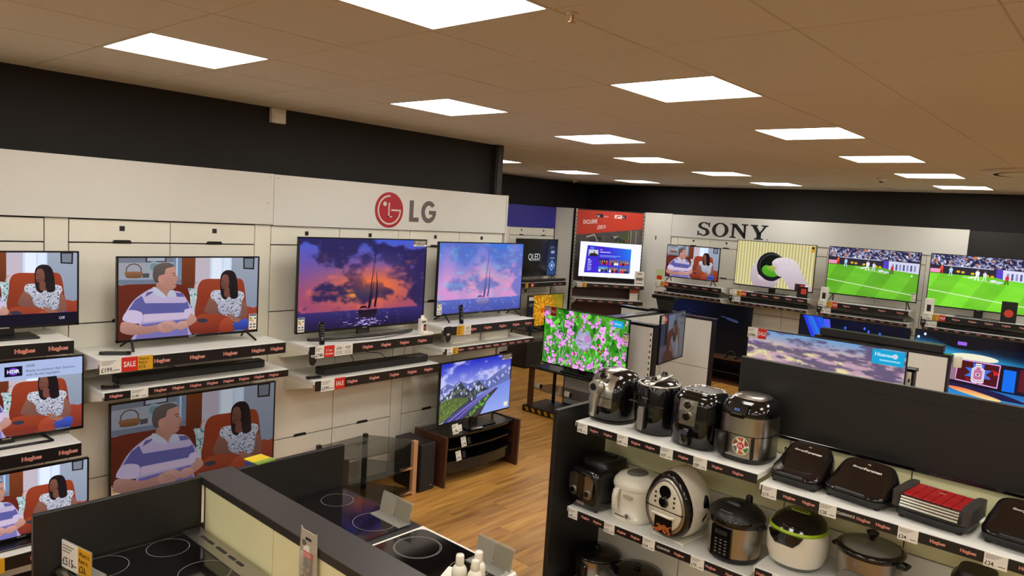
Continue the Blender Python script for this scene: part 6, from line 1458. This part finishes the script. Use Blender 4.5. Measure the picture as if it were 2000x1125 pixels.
def pic_f1():
    p = Pic()
    def f(u, v):
        n = fbm(u * .6, v * 2.2, 5); c = mixc((96, 92, 92), (60, 58, 60), n); c = mixc(c, (70, 92, 40), ss(.50, .6, fbm(u * .25 + 2, v, 9)) * ss(8, 11, u) * (v < 2.5))
        c = mixc(c, (46, 30, 28), ss(3.2, 4.0, v)); return mixc(c, (70, 22, 24), ss(5.0, 5.6, v) * .8)
    p.bg(f, 60, 72)
    rr = random.Random(14)
    for k in range(9):
        x, y = rr.uniform(1, 14), rr.uniform(1.75, 2.35); p.poly([(x, y), (x + 1.4, y - .05), (x + 1.7, y + .09), (x + .1, y + .1)], rr.choice([(40, 38, 44), (150, 60, 50), (190, 180, 180), (30, 60, 90)]))
        for d in (.15, 1.35): p.ell(x + d, y + .09, .28, .08, (18, 18, 20), 0, 10)
    p.line([(2.5, 1.9), (4.4, 1.7), (5.6, 2.4)], .12, (190, 180, 170))
    for k in range(5): p.rect(12.6 + k * .6, 1.25, 12.9 + k * .6, 2.3, (150, 140, 126) if k % 2 else (110, 104, 98))
    p.poly([(0, 0), (16, 0), (16, 1.12), (0, 1.78)], (206, 58, 36))
    p.rect(4.6, .22, 6.2, .46, (20, 24, 60)); p.text('sky', 4.75, .42, .14, (245, 245, 250), .02, sx=2.3); p.text('sports', 6.4, .42, .13, (245, 230, 226), .0, sx=2.2); p.rect(9.0, .22, 10.8, .46, (240, 236, 232)); p.poly([(9.2, .42), (9.7, .27), (10.6, .27), (10.4, .33), (9.9, .34), (9.6, .42)], (200, 40, 30)); p.rect(10.85, .22, 11.8, .46, (20, 24, 60)); p.text('HD', 10.98, .42, .12, (240, 240, 250), 0, sx=1.7)
    p.text('EXCLUSIVE', 1.5, .98, .27, (248, 240, 236), .02, sx=1.75, slope=.03); p.text('LIVE F1', 5.0, 1.30, .27, (248, 240, 236), .02, sx=1.75, slope=.03)
    return p
t = thing('poster_bay', 'corner bay with a red motor racing poster reading EXCLUSIVE LIVE F1', 'display wall', (11.01, 7.44, 0), -PI / 4)
MB().box(-.63, .63, .005, .06, 0, 2.6).build('backing', mat('maroon_panel', '3A1A18', .5, noise=.1), t)
link('poster', pic_f1().mesh('poster_print', print_mat()), t, (0, 0, .30), scale=(1.20, 1, 2.28))
for s in (-1, 1):
    u = MB().box(s * .605, s * .635, -.012, .02, 0, 2.6).build('upright', M_SILVER, t)
    for k in range(30): MB().box(s * .612, s * .626, -.0135, -.012, .62 + k * .065, .645 + k * .065).build('slot', M_GAP, u)
k45 = lambda d: (11.01 - .7071 * d, 7.44 - .7071 * d)
a, b = k45(.012)
shelf('upper shelf of the corner poster bay under the bright menu television', 1.22, (a, b, 1.302), -PI / 4, depth=.41, strip=.07, logos=(.36, .54, .72, .90, 1.10), lh=.018, cards=[(.02, .09, 'price', '\u00a3589.'), (.115, .08, 'rent', '\u00a328.')])
shelf('empty lower shelf of the corner poster bay', 1.22, (a, b, 1.02), -PI / 4, depth=.41, strip=.065, logos=(.1, .28, .46, .64, .82, 1.0), lh=.018)
a, b = k45(.25)
tv('television with a white screen and a blue and violet programme menu', 1.12, .645, (a, b, 1.302), -PI / 4, 'menu', 'feet', .085, 1.05)
a, b = k45(.39)
t = thing('leaflet', 'tall white leaflet standing on the corner poster bay shelf', 'leaflet', (a + .37, b - .37, 1.302), -PI / 4)
MB().box(-.085, .085, -.002, .002, 0, .25).build('sheet', M_PAPER, t); MB().box(-.06, .06, -.0027, -.002, .09, .14, 0).box(-.04, .04, -.0027, -.002, .20, .215, 1).box(-.06, .06, -.0027, -.002, .03, .04, 1).build('print', [M_GREY, M_INK], t)
a, b = k45(.30)
t = thing('price_leaflet', 'white and orange leaflet hanging between the corner poster bay shelves', 'leaflet', (a + .33, b - .33, 1.021), -PI / 4)
MB().box(-.075, .075, -.002, .002, 0, .215, 0).box(-.075, .075, -.0027, -.002, .13, .205, 1).build('sheet', [M_PAPER, mat('leaf_orange', 'C8643A', .5, noise=.1)], t)
t = thing('wall_panel', 'plain tall white panel between the red poster and the serif header', 'panel', (XS, 6.98, 0), R90)
MB().box(0, .55, -.01, .02, 0, 2.605, bev=.002).build('board', M_WHITE, t); MB().box(.24, .262, -.0115, -.01, 2.13, 2.2).build('slot', M_INK, t)
t.name = 'white_partition'

# ------------------------------------------------------------------ mid floor gondolas with black tops
M_TOP = mat('black_gloss_top', '17151C', .2, noise=.05)
def low_wall(t, x0, x1, y0, y1, h, face):
    """black capped partition with white panels on its long faces"""
    MB().box(x0 + .012, x1 - .012, y0 + .012, y1 - .012, 0, h - .03).build('core', M_BLACK, t)
    MB().box(x0, x1, y0, y1, h - .03, h, bev=.003).build('top_cap', M_TOP, t)
    if face == 'x':
        n = max(1, round((y1 - y0) / .62)); w = (y1 - y0 - .06) / n
        for k in range(n):
            for z0, z1 in ((.08, .60), (.606, h - .034)):
                for xx in (x0 + .004, x1 - .016): MB().box(xx, xx + .012, y0 + .03 + w * k + .003, y0 + .03 + w * (k + 1) - .003, z0, z1).build('panel', M_WHITE, t)
    else:
        n = max(1, round((x1 - x0) / .62)); w = (x1 - x0) / n
        for k in range(n):
            for z0, z1 in ((.08, .60), (.606, h - .034)):
                for yy in (y0 + .002, y1 - .014): MB().box(x0 + w * k + .003, x0 + w * (k + 1) - .003, yy, yy + .012, z0, z1).build('panel', M_WHITE, t)
for yc, ya, yb, za, zb, lab in ((4.89, 4.18, 5.45, 4.10, 5.53, 'H-shaped white gondola with black tops behind the flower television'), (2.20, 1.50, 2.90, 1.46, 2.85, 'H-shaped white gondola with black tops behind the cloud television')):
    t = thing('island_gondola', lab, 'gondola', (0, 0, 0), 0, 'mid floor gondolas')
    low_wall(t, 7.26, 7.38, ya, yb, 1.25, 'x'); low_wall(t, 8.57, 8.69, za, zb, 1.25, 'x'); low_wall(t, 7.38, 8.57, yc - .06, yc + .06, 1.25, 'y')
    u = MB().box(7.254, 7.262, ya + .03, ya + .06, .08, 1.21).build('upright', M_CREAM, t)
    for k in range(16): MB().box(7.2525, 7.2545, ya + .038, ya + .052, .12 + k * .067, .15 + k * .067).build('slot', M_GAP, u)
def floor_stand(label, cy, w, hazard=True):
    t = thing('glass_tv_stand', label, 'tv stand', (7.0, cy, 0), R90)
    if hazard:
        p = MB().box(-w / 2 - .07, w / 2 + .07, -.235, .235, 0, .075, bev=.003).build('plinth', M_BLACK, t)
        n = int((w + .1) / .1)
        for k in range(n): MB().prism([(-w / 2 - .03 + .1 * k, .06), (-w / 2 + .015 + .1 * k, .06), (-w / 2 + .04 + .1 * k, .015), (-w / 2 - .005 + .1 * k, .015)], 'y', -.2362, -.235).build('hazard_stripe', M_YEL, p)
    z0 = .075 if hazard else 0
    for s in (-1, 1):
        MB().box(s * w / 2 - .03, s * w / 2 + .03, -.20, -.15, z0, .55, bev=.003).build('leg', mat('brown_leg', '5A3A28', .4, noise=.2, nscale=10), t); MB().box(s * (w / 2 - .1) - .015, s * (w / 2 - .1) + .015, .15, .18, z0, .55).build('rear_post', M_SATINB, t)
    MB().box(-w / 2 - .04, w / 2 + .04, -.22, .2, .55, .562, bev=.002).build('glass_top', M_GLOSSB, t); MB().prism([(-w / 2 - .02, -.17), (-w * .25, -.21), (w * .25, -.21), (w / 2 + .02, -.17), (w / 2 - .04, .19), (-w / 2 + .04, .19)], 'z', .29, .30).build('glass_shelf', M_SMOKE, t)
    return t
floor_stand('brown legged glass stand on a hazard striped plinth under the flower television', 5.03, 1.14)
floor_stand('brown legged glass stand under the cloud television', 2.22, 1.3)
t = tv('television filled with pink sweet pea flowers and green leaves', 1.24, .71, (6.98, 4.965, .562), R90, 'flowers', 'block', .04, 1.0)
card(t, -.62, -.009, .645, .10, .10, 'price', '\u00a3549.'); card(t, -.517, -.009, .645, .085, .10, 'sale'); energy_label(t, .545, -.0085, .44, .15)
t = tv('wide television showing violet and yellow evening clouds', 1.45, .83, (6.98, 2.24, .562), R90, 'clouds', 'block', .05, 1.0)
card(t, -.725, -.009, .78, .10, .10, 'price', '\u00a3949.'); card(t, -.62, -.009, .78, .085, .10, 'sale')
for k, (x, y, lab) in enumerate([(6.86, 5.52, 'small ticket on the lower glass shelf by the brown leg of the flower stand'), (6.82, 5.03, 'small ticket in the middle of the lower glass shelf of the flower stand')]):
    tt = thing('shelf_ticket', lab, 'ticket', (x, y, .302), R90); card(tt, -.05, 0, 0, .07, .06, 'price', '\u00a379.', -.2); card(tt, .025, 0, 0, .04, .05, 'dark', '', -.2)
t = tv('television on an arm between gondola walls showing a seated person reading', .80, .585, (7.80, 4.25, 0), math.radians(8), 'reader', 'wall', .77, .55)
MB().box(-.03, .03, .06, .56, 1.0, 1.06).build('mount_arm', M_SATINB, t)
card(t, -.398, -.009, 1.255, .09, .09, 'price', '\u00a3279.'); card(t, -.305, -.009, 1.255, .07, .09, 'sale')
t = thing('demo_speaker', 'black tapering demo unit with a flat top on the gondola top', 'speaker', (8.62, 4.84, 1.25), R90)
MB().box(-.20, .16, -.055, .055, 0, .02, bev=.004).build('base', M_SATINB, t); MB().loft([sring(-.0, 0, z, rx, ry, 6, 28) for z, rx, ry in ((.02, .09, .04), (.16, .13, .05), (.165, .17, .056))], 0, False).build('tapered_body', MATS['speaker_mesh'], t); MB().box(-.185, .165, -.058, .058, .165, .215, bev=.006).build('top_slab', M_SATINB, t)
soundbar('long black soundbar lying along the top of the right gondola wall', 1.25, (8.63, 2.17, 1.25), R90, h=.09, d=.11)
t = thing('tag_detacher', 'small white cylinder fixed to the end of the right gondola wall', 'device', (8.63, 1.458, 1.13), 0)
MB().lathe([(.04, 0), (.043, .01), (.043, .10), (.038, .11)], 0, -.045, 20).build('housing', M_WPLAS, t); MB().box(-.02, .02, -.012, .002, .03, .08).build('bracket', M_GREY, t)
